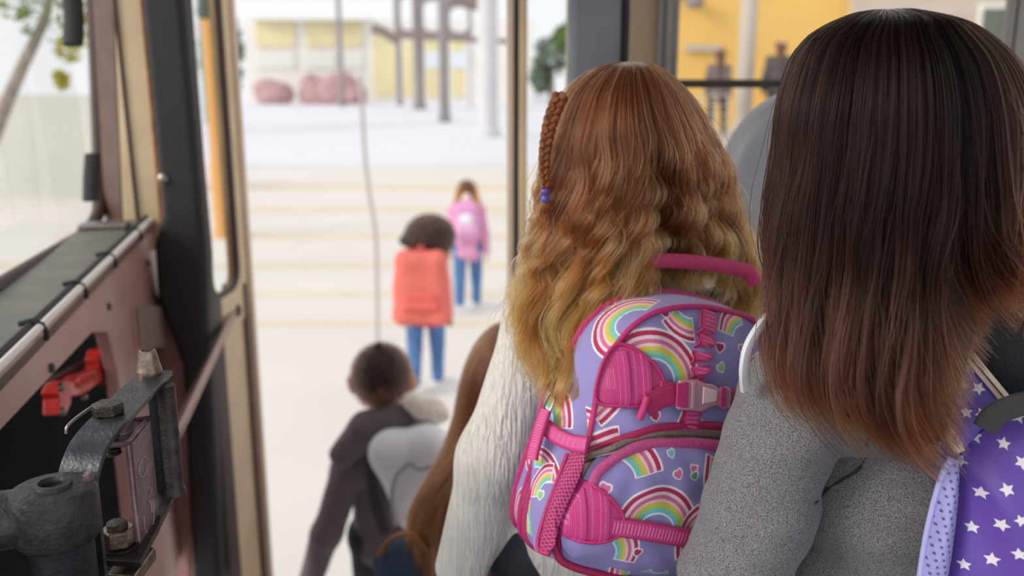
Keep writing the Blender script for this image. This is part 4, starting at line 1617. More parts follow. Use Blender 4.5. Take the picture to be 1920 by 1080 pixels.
boy.trousers(M['dark_jeans'])
boy.shoes(M['white_cloth'], M['blacksole'])
short_hair('hair', hd + np.array([0, -.012, .022]), (.082, .094, .092), 7000, .022, H_BLACK, bb_, 5, keep=[(hd + np.array([0, .05, -.005]), (0, 1, -.45)), (hd + np.array([0, 0, -.062]), (0, .25, -1))],
           base_mat=HB_DARK, down=.5, rad=.0006)
blob('hair_tuft', [cap(hd + np.array([-.005, -.01, .09]), .030, hd + np.array([-.004, -.02, .118]), .012)], .004, .01, HB_DARK, bb_, (.002, 120, 3, (1, 1, 1)))

# --- long brown-haired girl between the boy and the white blouse
hd = P(952, 712, 1.93)
ov = {'head': hd, 'shL': P(905, 945, 1.93), 'elL': P(840, 1130, 1.93), 'wrL': P(830, 1250, 1.95)}
g3 = Kid((hd[0] - .02, 1.92, .36), hd[2] - .36 + .10, 0, .03, ov)
g3b = g3.body('person', SKIN, 'girl with long brown hair in a navy jacket half hidden behind the white sleeve', .005)
g3.top('jacket', M['navy'], .014, None, .50, .006)
g3.trousers(M['redcloth'], name='skirt_tights')
g3.shoes(M['blacksole'])
rows3 = [(612, 935, 960, 1.90, 1.96), (620, 918, 985, 1.85, 2.0), (642, 896, 1005, 1.83, 2.02), (690, 874, 1024, 1.81, 2.04), (740, 862, 1030, 1.81, 2.03), (800, 850, 1030, 1.81, 2.0), (850, 830, 1028, 1.80, 1.98), (900, 802, 1025, 1.79, 1.96), (950, 780, 1020, 1.78, 1.94), (1010, 766, 1010, 1.77, 1.92), (1090, 756, 1000, 1.77, 1.92)]
env3 = Envelope(rows3)


def tend3(th):
    c = np.cos(th)
    y = np.interp(c, [-1, -.6, 0, .5, 1], [1040, 1085, 1080, 1040, 1000])
    return env3.t_of_y(np.where(np.sin(th) > -.2, y, 900))


long_hair('hair', env3, 4200, 110, tend3, H_BROWN, HB_BROWN, g3b, 43, K=16, amp=.005, lam=.22, spread=.10, rad=.0006, base_rho=.9)

# --- child with big dark curls and the salmon pack
f0 = PZ(800, 733, 0)
kr = Kid((f0[0], f0[1], 0), 1.19, 0.0, .10, None)
krb = kr.body('person', SKIN_D, 'child with big dark curly hair in red coat and jeans walking away', .006)
kr.top('coat', M['redcloth'], .018, {'L': (.046, .042, .034), 'R': (.046, .042, .034)}, .44, .007, arms='', extra=[cap(kr.J['neck'] + np.array([-.07, -.07, .0]), .055, kr.J['neck'] + np.array([.07, -.07, .0]), .055)])
for n in 'LR':
    blob('sleeve', [cap(kr.J['sh' + n], .050, kr.J['el' + n], .046), cap(kr.J['el' + n], .046, kr.J['wr' + n], .038)], .006, .01, M['palesleeve'], kr.o)
kr.trousers(M['jeans'])
kr.shoes(M['white_cloth'], M['green_shoe'])
hd = kr.J['head']
hc = P(806, 438, kr.base[1] - .02)
bsh = blob('hair', [ell(hc, (.165, .14, .115)), ell(hc + np.array([-.13, 0, -.045]), (.075, .09, .045)), ell(hc + np.array([.02, -.01, -.09]), (.11, .11, .08))], .009, .04, HB_DARK, krb, (.010, 70, 6, (1, 1, 1)))
gq = np.random.default_rng(8)
N_, K_ = 3500, 8
d_ = gq.normal(size=(N_, 3))
d_ /= np.linalg.norm(d_, axis=1)[:, None]
p_ = hc + np.array([0, 0, -.02]) + d_ * np.array([.145, .13, .125])
o_ = np.zeros((N_, K_, 3))
t1 = np.cross(d_, gq.normal(size=(N_, 3)))
t1 /= np.linalg.norm(t1, axis=1)[:, None]
t2 = np.cross(d_, t1)
for i in range(K_):
    a_ = i * 1.5
    o_[:, i] = p_ + d_ * .035 * i / K_ + (t1 * math.cos(a_) + t2 * math.sin(a_)) * .007
h = hair_curves('hair_strand', o_, np.full(K_, .0012), H_BLACK, bsh)
h['kind'] = 'stuff'
set_shade(h, gq.uniform(.7, 1.3, N_))

# --- child in pink further off
f0 = PZ(872, 582, 0)
kp = Kid((f0[0] + .03, f0[1], 0), 1.19, 0.0, .12, None)
kpb = kp.body('person', SKIN, 'small child in a pink coat walking away furthest along the driveway', .006)
kp.top('coat', M['pinkcoat'], .018, {'L': (.046, .044, .036), 'R': (.046, .044, .036)}, .44, .007)
kp.trousers(M['jeans'])
kp.shoes(M['white_cloth'], M['blacksole'])
hd = kp.J['head']
short_hair('hair', hd + np.array([0, -.012, .022]), (.085, .098, .092), 2500, .02, H_BROWN, kpb, 15, keep=[(hd + np.array([0, .05, -.005]), (0, 1, -.45)), (hd + np.array([0, 0, -.055]), (0, .25, -1))], base_mat=HB_BROWN, down=.8, rad=.0009)
M['golden'] = mat('golden_hair_lock', (206, 150, 92), .45, var=.25, vscale=60, bump=.5, bscale=90, stretch=(1, 1, .1))
for sg in (-1, 1):
    blob('hair_lock', [cap(hd + np.array([.070 * sg, -.05, .045]), .026, hd + np.array([.092 * sg, -.06, -.07]), .030), cap(hd + np.array([.092 * sg, -.06, -.07]), .030, hd + np.array([.105 * sg, -.05, -.19]), .016)], .006, .02, M['golden'], kpb, (.003, 70, 2, (1, 1, .3)))
M['scarf'] = mat('pale_scarf', (244, 226, 214), .8)
blob('scarf', [cap(hd + np.array([0, -.085, -.02]), .040, hd + np.array([0, -.075, -.09]), .055), cap(kp.J['neck'] + np.array([-.05, -.02, 0]), .035, kp.J['neck'] + np.array([.05, -.02, 0]), .035)], .006, .02, M['scarf'], kpb)

# --- two passers-by on the terrace
for (px, py, H, lab, tcol, seed, y_) in ((1350, 92, 1.34, 'passer-by with long brown hair walking on the terrace in front of the yellow wall', (112, 100, 98), 3, 15.0),
                                        (1465, 70, 1.50, 'passer-by in a dark top standing beside the pale terrace column', (84, 76, 78), 4, 15.2)):
    q = P(px, py, y_)
    k_ = Kid((q[0], y_, ZTER), H, .5 if seed == 3 else 0.2, .13 if seed == 3 else .02, None)
    kb = k_.body('person', SKIN, lab, .0075)
    k_.top('jacket', mat('dull_jacket', tcol, .85, var=.15), .022, None, .47, .008)
    k_.trousers(M['dark_jeans'])
    k_.shoes(M['blacksole'])
    hd = k_.J['head']
    blob('hair', [ell(hd + np.array([0, -.012, .025]), (.088, .098, .092)), cap(hd + np.array([0, -.06, 0]), .065, hd + np.array([0, -.085, -.20]), .050)], .009, .03, HB_BROWN, kb, (.006, 50, 2, (1, 1, .4)), cut=[(hd + np.array([0, .06, 0]), (0, 1, -.3))])

# ---------------------------------------------------------------- backpacks
PRINT = mat_attr('printed_pack_cloth')
WEB = mat_attr('pink_webbing', rough=.55, bump=.05, bscale=1100, sheen=.1)
LC = lambda *c: np.array(lin(c))
LAV = LC(150, 142, 204)
MAG = LC(186, 40, 104)
PNK = LC(206, 62, 138)
PNK_L = LC(228, 110, 168)
M['piping'] = mat('pink_piping', (200, 52, 124), .5, var=.15, vscale=300, bump=.3, bscale=700)
M['piping_d'] = mat('deep_pink_piping', (176, 34, 92), .5, bump=.3, bscale=700)
M['pink_flat'] = mat('pink_handle_cloth', (214, 66, 124), .6, var=.15, vscale=120, bump=.3, bscale=400, sheen=.1)
RB = [(1.0, LC(240, 236, 244)), (.955, LC(182, 40, 92)), (.865, LC(242, 214, 228)), (.80, LC(216, 112, 158)), (.72, LC(242, 210, 224)), (.665, LC(226, 204, 72)), (.59, LC(160, 208, 140)), (.52, LC(108, 204, 216)), (.45, LC(240, 240, 246)), (.415, None)]


def rainbow(col, u, v, c, R, a0, a1, scale=1.0):
    du, dv = u - c[0], v - c[1]
    r = np.hypot(du, dv) / R
    a = np.degrees(np.arctan2(dv, du))
    mid = (a0 + a1) / 2
    d = np.abs((a - mid + 180) % 360 - 180)
    half = (a1 - a0) / 2
    edge = half - d
    edge = edge * np.pi / 180 * r * R
    for (r1, cc), (r0, _) in zip(RB[:-1], RB[1:]):
        k = (r <= r1) & (r > r0) & (edge > 0)
        col[k] = cc
    k = (r <= 1) & (r > .415) & (edge > -.0012) & (edge <= 0)
    col[k] = RB[0][1]


def heart(col, u, v, c, s, rot, cc):
    x, y = (u - c[0]) / s, (v - c[1]) / s
    x, y = x * math.cos(rot) + y * math.sin(rot), -x * math.sin(rot) + y * math.cos(rot)
    f = lambda q: ((x * q) ** 2 + (y * q) ** 2 - 1) ** 3 - (x * q) ** 2 * (y * q) ** 3
    col[f(.85) < 0] = RB[0][1]
    col[f(1.15) < 0] = cc


def star(col, u, v, c, R, rot, cc):
    x, y = u - c[0], v - c[1]
    r = np.hypot(x, y)
    a = np.abs((np.arctan2(y, x) - rot + PI / 5) % (2 * PI / 5) - PI / 5)
    Ri = R * .48
    be = PI / 5
    col[r < R * Ri * math.sin(be) / (Ri * np.sin(be - a) + R * np.sin(a))] = cc


class Pack:
    def __init__(s, O, N):
        s.O = np.asarray(O, float)
        s.N = unit(N)
        s.V = unit(UP - s.N * np.dot(UP, s.N))
        s.U = np.cross(s.V, s.N)
        s.layers = []

    def uv(s, px, py, w=0.0):
        p = PPL(px, py, s.O + s.N * w, s.N) - s.O
        return np.array([np.dot(p, s.U), np.dot(p, s.V)])

    def W(s, u, v, w):
        return s.O + np.multiply.outer(u, s.U) + np.multiply.outer(v, s.V) + np.multiply.outer(w, s.N)

    def height(s, u, v):
        u, v = np.asarray(u, float), np.asarray(v, float)
        h = np.zeros(np.broadcast(u, v).shape)
        for L in s.layers:
            x, y = u - L['c'][0], v - L['c'][1]
            r = np.hypot(x, y) / np.interp(np.arctan2(y, x), L['ang'], L['rad'], period=2 * PI)
            h = np.where(r < 1, np.maximum(h, L['w0'] + L['bulge'](np.minimum(r, 1))), h)
        return h

    def put(s, px, py, e=0.0):
        """(u, v, w) of a pixel on the pack's surface, raised by e"""
        w = e
        for _ in range(6):
            q = s.uv(px, py, w)
            w = float(s.height(q[0], q[1])) + e
        return q[0], q[1], w

    def at(s, px, py, e=0.0):
        u, v, w = s.put(px, py, e)
        return s.W(u, v, w)

    def panel(s, name, px, w0, bulge, colfn, parent, m=None, n=1000, rings=160, skirt=0.0, skirt_col=None, nq=40, layer=True, raised=False, rough=None, center=None, grow=0.0):
        if raised:
            q = np.array([s.put(x, y, w0)[:2] for x, y in px])
        else:
            q = np.array([s.uv(x, y, w0) for x, y in px])
        q = resample(catmull(q, 800, True), n, True)
        c = q.mean(0) if center is None else np.asarray(center)
        d = q - c
        ang = np.arctan2(d[:, 1], d[:, 0])
        o = np.argsort(ang)
        lay = {'c': c, 'ang': ang[o], 'rad': np.hypot(d[:, 0], d[:, 1])[o], 'w0': w0, 'bulge': bulge}
        rr = np.linspace(0.004, 1, rings)
        u = c[0] + rr[:, None] * d[None, :, 0]
        v = c[1] + rr[:, None] * d[None, :, 1]
        h = w0 + bulge(rr)[:, None] * np.ones(n)
        if raised:
            h = s.height(u, v) + w0 + bulge(rr)[:, None]
        if rough is not None:
            h = h + rough(u, v)
        Pts = s.W(u.ravel(), v.ravel(), h.ravel())
        cols = np.tile(LAV, (rings * n, 1))
        colfn(cols, u.ravel(), v.ravel())
        i = np.arange(rings - 1)[:, None] * n
        k = np.arange(n)[None, :]
        k2 = (np.arange(n)[None, :] + 1) % n
        Fq = np.stack([i + k, i + n + k, i + n + k2, i + k2], -1).reshape(-1, 4)
        if skirt:
            ss = np.r_[0, np.cumsum(np.linalg.norm(np.diff(q, axis=0), axis=1))]
            qq = np.linspace(0, 1, nq + 1)[1:]
            nrm2 = np.stack([np.gradient(q[:, 1]), -np.gradient(q[:, 0])], 1)
            nrm2 /= np.linalg.norm(nrm2, axis=1)[:, None]
            if np.sum(nrm2 * d) < 0:
                nrm2 = -nrm2
            pp, cc = [], []
            for t in qq:
                out_ = grow * math.sin(PI * t)
                pp.append(s.W(q[:, 0] + nrm2[:, 0] * out_, q[:, 1] + nrm2[:, 1] * out_, h[-1] - skirt * t))
                col = np.tile(LAV, (n, 1))
                skirt_col(col, ss, np.full(n, t * skirt))
                cc.append(col)
            base = len(Pts)
            Pts = np.vstack([Pts] + pp)
            cols = np.vstack([cols] + cc)
            i = (rings - 1 + np.arange(nq)[:, None]) * n
            Fq = np.vstack([Fq, np.stack([i + k, i + n + k, i + n + k2, i + k2], -1).reshape(-1, 4)])
        if layer:
            s.layers.append(lay)
        s.last = q
        return mesh(name, Pts, Fq, m or PRINT, parent, True, cols)

    def ribbon(s, name, px, wpx, e, parent, colfn, m=None, nl=300, nw=16, rib=None, thick=.0016, scr=None):
        """webbing along a line of pixels; wpx width in metres"""
        q = np.array([s.put(x, y, e) for x, y in px])
        q = resample(catmull(q, 200), nl)
        t = np.gradient(q[:, :2], axis=0)
        t /= np.linalg.norm(t, axis=1)[:, None]
        nn = np.stack([-t[:, 1], t[:, 0]], 1)
        L = np.r_[0, np.cumsum(np.linalg.norm(np.diff(q, axis=0), axis=1))]
        a = np.linspace(-1, 1, nw)
        wd = np.full(nl, wpx * .5)
        if scr is not None:
            wd = wd * scr(L)
        u = q[:, 0][:, None] + nn[:, 0][:, None] * a * wd[:, None]
        v = q[:, 1][:, None] + nn[:, 1][:, None] * a * wd[:, None]
        A, LL = np.broadcast_arrays(a[None, :], L[:, None])
        w_ = q[:, 2][:, None] + thick * (1 - np.abs(A) ** 6) + (rib(LL, A) if rib else 0)
        cols = np.tile(PNK, (nl * nw, 1))
        colfn(cols, LL.ravel(), A.ravel())
        top_ = s.W(u.ravel(), v.ravel(), w_.ravel())
        i = np.arange(nl - 1)[:, None] * nw
        k = np.arange(nw - 1)[None, :]
        Fq = np.stack([i + k, i + nw + k, i + nw + k + 1, i + k + 1], -1).reshape(-1, 4)
        bot = top_ - s.N * (thick + .0012)
        nv = len(top_)
        Fq = np.vstack([Fq, Fq[:, ::-1] + nv])
        eds = []
        for side in (0, nw - 1):
            ii = np.arange(nl - 1) * nw + side
            eds.append(np.stack([ii, ii + nw, ii + nw + nv, ii + nv], 1))
        for row in (0, nl - 1):
            ii = row * nw + np.arange(nw - 1)
            eds.append(np.stack([ii, ii + 1, ii + 1 + nv, ii + nv], 1))
        Fq = np.vstack([Fq] + eds)
        return mesh(name, np.vstack([top_, bot]), Fq, m or WEB, parent, True, np.vstack([cols, cols]))

    def line(s, name, px, r, e, m, parent, n=80, closed=False, flat=None, seg=10):
        pts = catmull([s.at(x, y, e) for x, y in px], n, closed)
        if closed:
            pts = np.vstack([pts, pts[:1]])
        return MB().tube(pts, r, seg, flat=flat, up=s.N).build(name, m, parent, smooth=True)


# --- rainbow pack
rp = Pack(P(1230, 790, 1.0), (.42, -.90, .10))
rpo = empty('rainbow_backpack', tuple(float(x) for x in P(1200, 1100, 1.08)))
tag(rpo, 'lavender rainbow-print backpack with pink straps worn by the auburn-haired girl', 'backpack')
front = [(1046, 1030), (1052, 975), (1074, 905), (1098, 838), (1112, 770), (1119, 725), (1134, 682), (1160, 638), (1194, 604), (1238, 582), (1300, 574), (1360, 582), (1415, 602), (1455, 640), (1475, 700), (1470, 790), (1440, 900), (1400, 1010), (1370, 1075), (1300, 1098), (1200, 1092), (1110, 1074), (1062, 1056)]


def pxu(x, y): return rp.uv(x, y, .018)


PXM = 1.0 / (FPX / 1.06)


def paint_main(col, u, v):
    for x, y, R, a0, a1 in ((1224, 716, 98, -8, 158), (1312, 566, 78, 205, 262), (1404, 640, 70, 92, 155), (1448, 742, 96, 100, 196), (1100, 735, 84, -62, -28), (1330, 822, 96, 120, 172),
                            (1168, 900, 102, 92, 172), (1212, 1060, 70, 160, 215), (1100, 1030, 78, -25, 35), (1300, 1060, 70, 60, 150), (1420, 900, 90, 100, 180), (1180, 1030, 62, 10, 70)):
        rainbow(col, u, v, pxu(x, y), R * PXM, a0, a1)
    for x, y, sz, rot, c_ in ((1264, 592, 8, .3, MAG), (1352, 654, 8.5, -.3, MAG), (1349, 690, 8, .4, LC(150, 205, 150)), (1226, 781, 8, .2, MAG), (1392, 655, 7, 0, PNK_L), (1380, 780, 8, .4, LC(110, 200, 214)), (1400, 840, 8, -.3, MAG), (1314, 1022, 7, .2, MAG)):
        heart(col, u, v, pxu(x, y), sz * PXM, rot, c_)


def paint_gusset(col, ss, q):
    g_ = np.random.default_rng(12)
    for k in range(34):
        c_ = (g_.uniform(0, 1.45), g_.uniform(.0, .115))
        a = g_.uniform(0, 360)
        rainbow(col, ss, q, c_, g_.uniform(.045, .06), a, a + g_.uniform(90, 170))
    for k in range(26):
        heart(col, ss, q, (g_.uniform(0, 1.45), g_.uniform(.01, .14)), .0055, g_.uniform(0, 6), [MAG, PNK_L, LC(110, 200, 214), LC(150, 205, 150)][k % 4])


DEP = .115
rough_cloth = lambda u, v: .0016 * np.sin(u * 60 + 3 * np.sin(v * 35)) * np.sin(v * 47 + 2 * np.sin(u * 51)) + .0008 * np.sin(u * 140 + v * 90)
mainp = rp.panel('main_compartment', front, 0.0, lambda r: .024 * (1 - r ** 4), paint_main, rpo, n=1500, rings=230, skirt=DEP, skirt_col=paint_gusset, nq=110, rough=rough_cloth, grow=.008)
ql = rp.last.copy()
ol3 = rp.W(ql[:, 0], ql[:, 1], np.full(len(ql), .002))
MB().tube(np.vstack([ol3[::6], ol3[:1]]), .0034, 10).build('piping', M['piping'], mainp, smooth=True)
cen = ql.mean(0)


def gus(i, q, out=0.0):
    d = unit(ql[i] - cen)
    t = q / DEP
    o_ = .008 * math.sin(PI * min(1, t)) + out
    return rp.W(ql[i][0] + d[0] * o_, ql[i][1] + d[1] * o_, -q)


for q, r in ((.066, .0042), (.084, .0042), (DEP, .0045)):
    MB().tube([gus(i % len(ql), q, .001) for i in list(range(0, len(ql), 8)) + [0]], r, 8, flat=(1, .7)).build('zip_band' if q < DEP else 'back_piping', M['piping'], mainp, smooth=True)
MB().tube([gus(i % len(ql), .075, .001) for i in list(range(0, len(ql), 8)) + [0]], .0026, 8).build('zip_teeth', M['piping_d'], mainp, smooth=True)
# back of the pack
bq = rp.W(ql[::10, 0], ql[::10, 1], np.full(len(ql[::10]), -DEP))
mesh('back_panel', np.vstack([bq, bq.mean(0)[None]]), [(i, (i + 1) % len(bq), len(bq)) for i in range(len(bq))], mat('lavender_cloth', (150, 140, 205), .8), mainp)

# front pocket
pocket = [(1052, 1010), (1064, 958), (1090, 905), (1108, 872), (1140, 845), (1182, 824), (1238, 812), (1335, 812), (1400, 830), (1425, 880), (1412, 960), (1385, 1040), (1365, 1068), (1290, 1078), (1180, 1070), (1090, 1050), (1062, 1036)]


def paint_pocket(col, u, v):
    for x, y, R, a0, a1 in ((1152, 908, 104, 5, 80), (1226, 1002, 94, 0, 168), (1128, 1048, 80, -20, 42), (1330, 1010, 80, 110, 200), (1385, 880, 84, 150, 230), (1250, 1060, 58, 205, 300)):
        rainbow(col, u, v, rp.uv(x, y, .036), R * PXM, a0, a1)
    for x, y, sz, rot, c_ in ((1262, 853, 7, .2, LC(120, 205, 214)), (1270, 890, 8.5, .3, PNK_L), (1300, 880, 7, -.3, PNK_L), (1301, 893, 7.5, .2, LC(90, 170, 110)), (1138, 920, 9, -.5, PNK_L), (1196, 1038, 7.5, -.4, MAG), (1330, 930, 7, .4, MAG), (1350, 870, 7, .1, LC(150, 205, 150))):
        heart(col, u, v, rp.uv(x, y, .036), sz * PXM, rot, c_)


pk = rp.panel('front_pocket', pocket, .018, lambda r: .020 * (1 - r ** 5), paint_pocket, rpo, n=1200, rings=200, rough=rough_cloth)
arc1 = [(1094, 902), (1106, 874), (1136, 846), (1178, 820), (1236, 803), (1330, 798), (1390, 806)]
arc2 = [(1112, 908), (1124, 884), (1156, 858), (1196, 838), (1250, 829), (1332, 834), (1390, 845)]
rp.line('zip_band', arc1, .0050, .002, M['piping_d'], pk, flat=(.6, 1))
rp.line('zip_tape', [((a[0] + b_[0]) / 2 - 1, (a[1] + b_[1]) / 2 - 2) for a, b_ in zip(arc1, arc2)], .0066, .0005, mat('zip_tape', (150, 130, 128), .5, metal=.3, var=.4, vscale=500), pk, flat=(.5, 1))
rp.line('zip_band', arc2, .0066, .002, mat('rose_zip_band', (206, 86, 150), .55, var=.2, vscale=300), pk, flat=(.6, 1))
rp.line('zip_teeth', [(x - 2, y - 9) for x, y in arc2], .0020, .0045, M['steel'], pk)
rp.line('piping', [(1050, 1012), (1042, 1030), (1060, 1056), (1130, 1078), (1220, 1092), (1320, 1096)], .0046, .003, M['piping_d'], rpo)


# pink patches and webbing
def patch_col(uc, vc, sc, rot):
    def f(col, u, v):
        x = (u - uc) * math.cos(rot) + (v - vc) * math.sin(rot)
        y = -(u - uc) * math.sin(rot) + (v - vc) * math.cos(rot)
        st = .5 + .5 * np.sin(x * 2 * PI / .0016) * np.sin(y * 2 * PI / .0016)
        col[:] = PNK * (.86 + .22 * st)[:, None]
        for k in (-1, 0, 1):
            k_ = np.abs(x - k * .0125 * sc) < .0006
            col[k_ & (np.sin(y * 2 * PI / .0028) > -.3)] = PNK_L
        b_ = (x < -.022 * sc) & (np.abs(y) < .011 * sc)
        col[b_ & (np.sin(x * 2 * PI / .0021) > .1)] = PNK_L * .9
    return f


def patch_rough(uc, vc, sc, rot):
    def f(u, v):
        x = (u - uc) * math.cos(rot) + (v - vc) * math.sin(rot)
        y = -(u - uc) * math.sin(rot) + (v - vc) * math.cos(rot)
        return .0022 * (np.abs(np.abs(x + .000) - .0125 * sc) < .005 * sc) * (np.abs(y) < .03 * sc) + .0003 * np.sin(x * 2 * PI / .0016)
    return f


up_ = [(1116, 742), (1122, 705), (1134, 672), (1152, 648), (1172, 646), (1200, 660), (1226, 682), (1242, 706), (1246, 728), (1238, 752), (1205, 762), (1160, 761), (1128, 758)]
lo_ = [(1046, 1000), (1056, 955), (1076, 912), (1092, 905), (1118, 914), (1146, 936), (1166, 962), (1170, 988), (1158, 1006), (1125, 1017), (1085, 1014), (1056, 1008)]
for pts, cx, cy, rot in ((up_, 1186, 708, -.06), (lo_, 1106, 965, -.10)):
    c_ = rp.put(cx, cy)
    rp.panel('pink_patch', pts, .003, lambda r: .0035 * (1 - r ** 6), patch_col(c_[0], c_[1], 1, rot), rpo, WEB, n=500, rings=130, layer=False, raised=True, rough=patch_rough(c_[0], c_[1], 1, rot))
    rp.line('patch_edge', pts, .0021, .005, M['piping'], rpo, 90, True)


def webcol(pitch, dark=.72):
    def f(col, L, A):
        col[:] = PNK
        k = (np.sin(L * 2 * PI / pitch) > .25) & (np.abs(A) < .58)
        col[k] = PNK_L
        col[np.abs(A) > .86] = MAG
    return f


ribs = lambda L, A: .0005 * np.sin(L * 2 * PI / .0046) * (np.abs(A) < .6)
rp.ribbon('webbing_strap', [(1236, 728), (1270, 735), (1320, 741), (1380, 748), (1430, 755)], .0195, .006, rpo, webcol(.0046), rib=ribs)
rp.ribbon('webbing_strap', [(1148, 988), (1190, 993), (1240, 1001), (1300, 1012), (1380, 1026)], .0215, .006, rpo, webcol(.0046), rib=ribs)
scrl = lambda L: 1 + .16 * np.sin(L * 130) * np.clip((L - .03) / .03, 0, 1) * (L < .11)
rp.ribbon('gathered_webbing', [(1331, 583), (1328, 625), (1318, 665), (1312, 705), (1303, 745), (1297, 790), (1294, 806)], .0245, .003, rpo, webcol(.0052), nl=420,
          rib=lambda L, A: .0006 * np.sin(L * 2 * PI / .0052) * (np.abs(A) < .6) + .0042 * np.sin(L * 2 * PI / .0175 + A * 1.4) * ((L > .025) & (L < .105)), scr=scrl)
# buckle
BK = mat('pale_pink_plastic', (226, 176, 196), .18, coat=.4)
BK.node_tree.nodes['Principled BSDF'].inputs['Transmission Weight'].default_value = .35


def slab(name, px, e, d, m, parent, bevel=.002):
    return MB().prism([rp.at(x, y, e) for x, y in px], rp.N * d).build(name, m, parent, bevel=bevel, segs=3)


bkl = slab('buckle', [(1268, 712), (1300, 710), (1312, 716), (1330, 718), (1345, 728), (1356, 722), (1364, 726), (1362, 764), (1352, 766), (1340, 758), (1325, 762), (1308, 770), (1264, 766)], .010, .008, BK, rpo, .003)
slab('slide_bar', [(1268, 718), (1290, 716), (1288, 764), (1266, 762)], .017, .0025, M['piping'], bkl, .001)
slab('slide_bar', [(1296, 716), (1303, 716), (1301, 766), (1294, 766)], .017, .0025, BK, bkl, .001)
slab('prong', [(1318, 724), (1344, 732), (1342, 752), (1316, 757)], .0175, .0018, mat('clear_pink', (238, 206, 218), .12, coat=.5), bkl, .001)
slab('slide_bar', [(1350, 724), (1360, 726), (1358, 762), (1348, 762)], .017, .0025, M['piping'], bkl, .001)
tl_ = lambda col, L, A: col.__setitem__(slice(None), MAG * (1 + .15 * np.sin(L * 2 * PI / .0016))[:, None])
rp.ribbon('strap_tail', [(1264, 738), (1242, 746), (1222, 758), (1212, 764)], .0245, .012, rpo, tl_, nl=80)
rp.line('strap_end', [(1214, 744), (1206, 768), (1198, 786)], .0044, .015, M['piping'], rpo, 20)
# handle
hp_ = lambda x, y, w_: PPL(x, y, rp.O + rp.N * (w_ + .045), rp.N)
hpts = catmull([hp_(1184, 530, -.118), hp_(1196, 502, -.120), hp_(1228, 490, -.122), hp_(1290, 491, -.122), (hp_(1350, 498, -.122)), hp_(1402, 510, -.120), hp_(1416, 532, -.118)], 40)
MB().tube(hpts, .0076, 12, flat=(1.3, .6), up=UP).build('handle', M['pink_flat'], rpo, smooth=True)
# shoulder strap over the white blouse
sp = catmull([hp_(1172, 552, -.165), P(1120, 545, 1.12), P(1085, 556, 1.15), P(1072, 572, 1.20), P(1075, 580, 1.26)], 30)
MB().tube(sp, .021, 12, flat=(.30, 1), up=UP).build('shoulder_strap', mat('lavender_strap_cloth', (156, 146, 208), .8, var=.1, bump=.3, bscale=200), rpo, smooth=True)
# side pocket with pink netting, band and zip pull
eA, eB = rp.at(1112, 770), rp.at(1048, 1010)
eb_ = unit(-.30 * rp.U - .95 * rp.N)
ns_ = unit(np.cross(unit(eB - eA), eb_))
if np.dot(ns_, CAM - eA) < 0:
    ns_ = -ns_
sideN = Pack((eA + eB) * .5 + ns_ * .002, ns_)


def net_col(col, u, v):
    x, y = u * .9 + v * .42, -u * .42 + v * .9
    f_ = np.sin(x * 2 * PI / .0062) * np.sin(y * 2 * PI / .0078)
    col[:] = LC(128, 26, 76)
    col[np.abs(f_) < .42] = LC(208, 72, 140)


net = [(1076, 838), (1098, 842), (1088, 890), (1066, 940), (1048, 985), (1040, 1022), (1022, 1036), (1012, 1022), (1024, 965), (1046, 905), (1064, 862)]
so2 = sideN.panel('side_pocket', net, .007, lambda r: .008 * (1 - r ** 2), net_col, rpo, WEB, n=420, rings=120, rough=lambda u, v: .0006 * np.sin((u * .9 + v * .42) * 2 * PI / .0062) * np.sin((-u * .42 + v * .9) * 2 * PI / .0078))
sideN.line('pocket_edge', [(1064, 850), (1040, 915), (1020, 970), (1008, 1025), (1030, 1040)], .0026, .006, M['piping'], so2)
sideN.ribbon('pocket_band', [(1022, 800), (1044, 818), (1072, 830), (1100, 834)], .0185, .012, so2, tl_ if False else webcol(.0016), nl=120)


def paint_side(col, u, v):
    for x, y, R, a0, a1 in ((1008, 800, 92, 15, 100), (1000, 905, 70, 20, 120), (1030, 930, 60, 100, 200)):
        rainbow(col, u, v, sideN.uv(x, y, 0), R * PXM, a0, a1)
    heart(col, u, v, sideN.uv(1014, 930, 0), 8 * PXM, .2, LC(150, 205, 150))


sd2 = Pack((eA + eB) * .5, ns_)
sd2.panel('side_panel', [(1050, 715), (1092, 700), (1110, 730), (1104, 800), (1090, 860), (1058, 930), (1030, 1000), (1014, 1034), (1000, 1020), (996, 940), (998, 868), (1012, 800), (1030, 748)], -.004, lambda r: .008 * (1 - r ** 3), paint_side, rpo, n=700, rings=150, skirt=.02, skirt_col=lambda c, a, b_: None, nq=4, rough=rough_cloth)
zp = MB().tube(catmull([sd2.at(1032, 735, .012), sd2.at(1020, 762, .014), sd2.at(1027, 775, .014), sd2.at(1040, 748, .012), sd2.at(1032, 735, .012)], 24), .0018, 8)
zp = zp.build('zip_slider', M['steel'], rpo, smooth=True)
sd2.ribbon('zip_pull', [(1022, 768), (1010, 805), (999, 845), (996, 862)], .0165, .020, zp, webcol(.0030), nl=100)

# --- purple star pack
pp_ = Pack(P(1850, 950, .775), (-.18, -.97, .12))
ppo = empty('star_backpack', tuple(float(x) for x in P(1880, 1200, .82)))
tag(ppo, 'purple backpack with white stars and a lilac net pocket worn by the dark-haired girl', 'backpack')
PUR = LC(98, 70, 168)
STW = LC(232, 228, 240)


def stars_fn(pk_, pts, w_, R=13.5):
    def f(col, u, v):
        col[:] = PUR
        g_ = np.random.default_rng(3)
        for x, y in pts:
            star(col, u, v, pk_.uv(x, y, w_), R * .775 / FPX * 1.02 * g_.uniform(.9, 1.1), g_.uniform(.9, 2.1), STW)
    return f


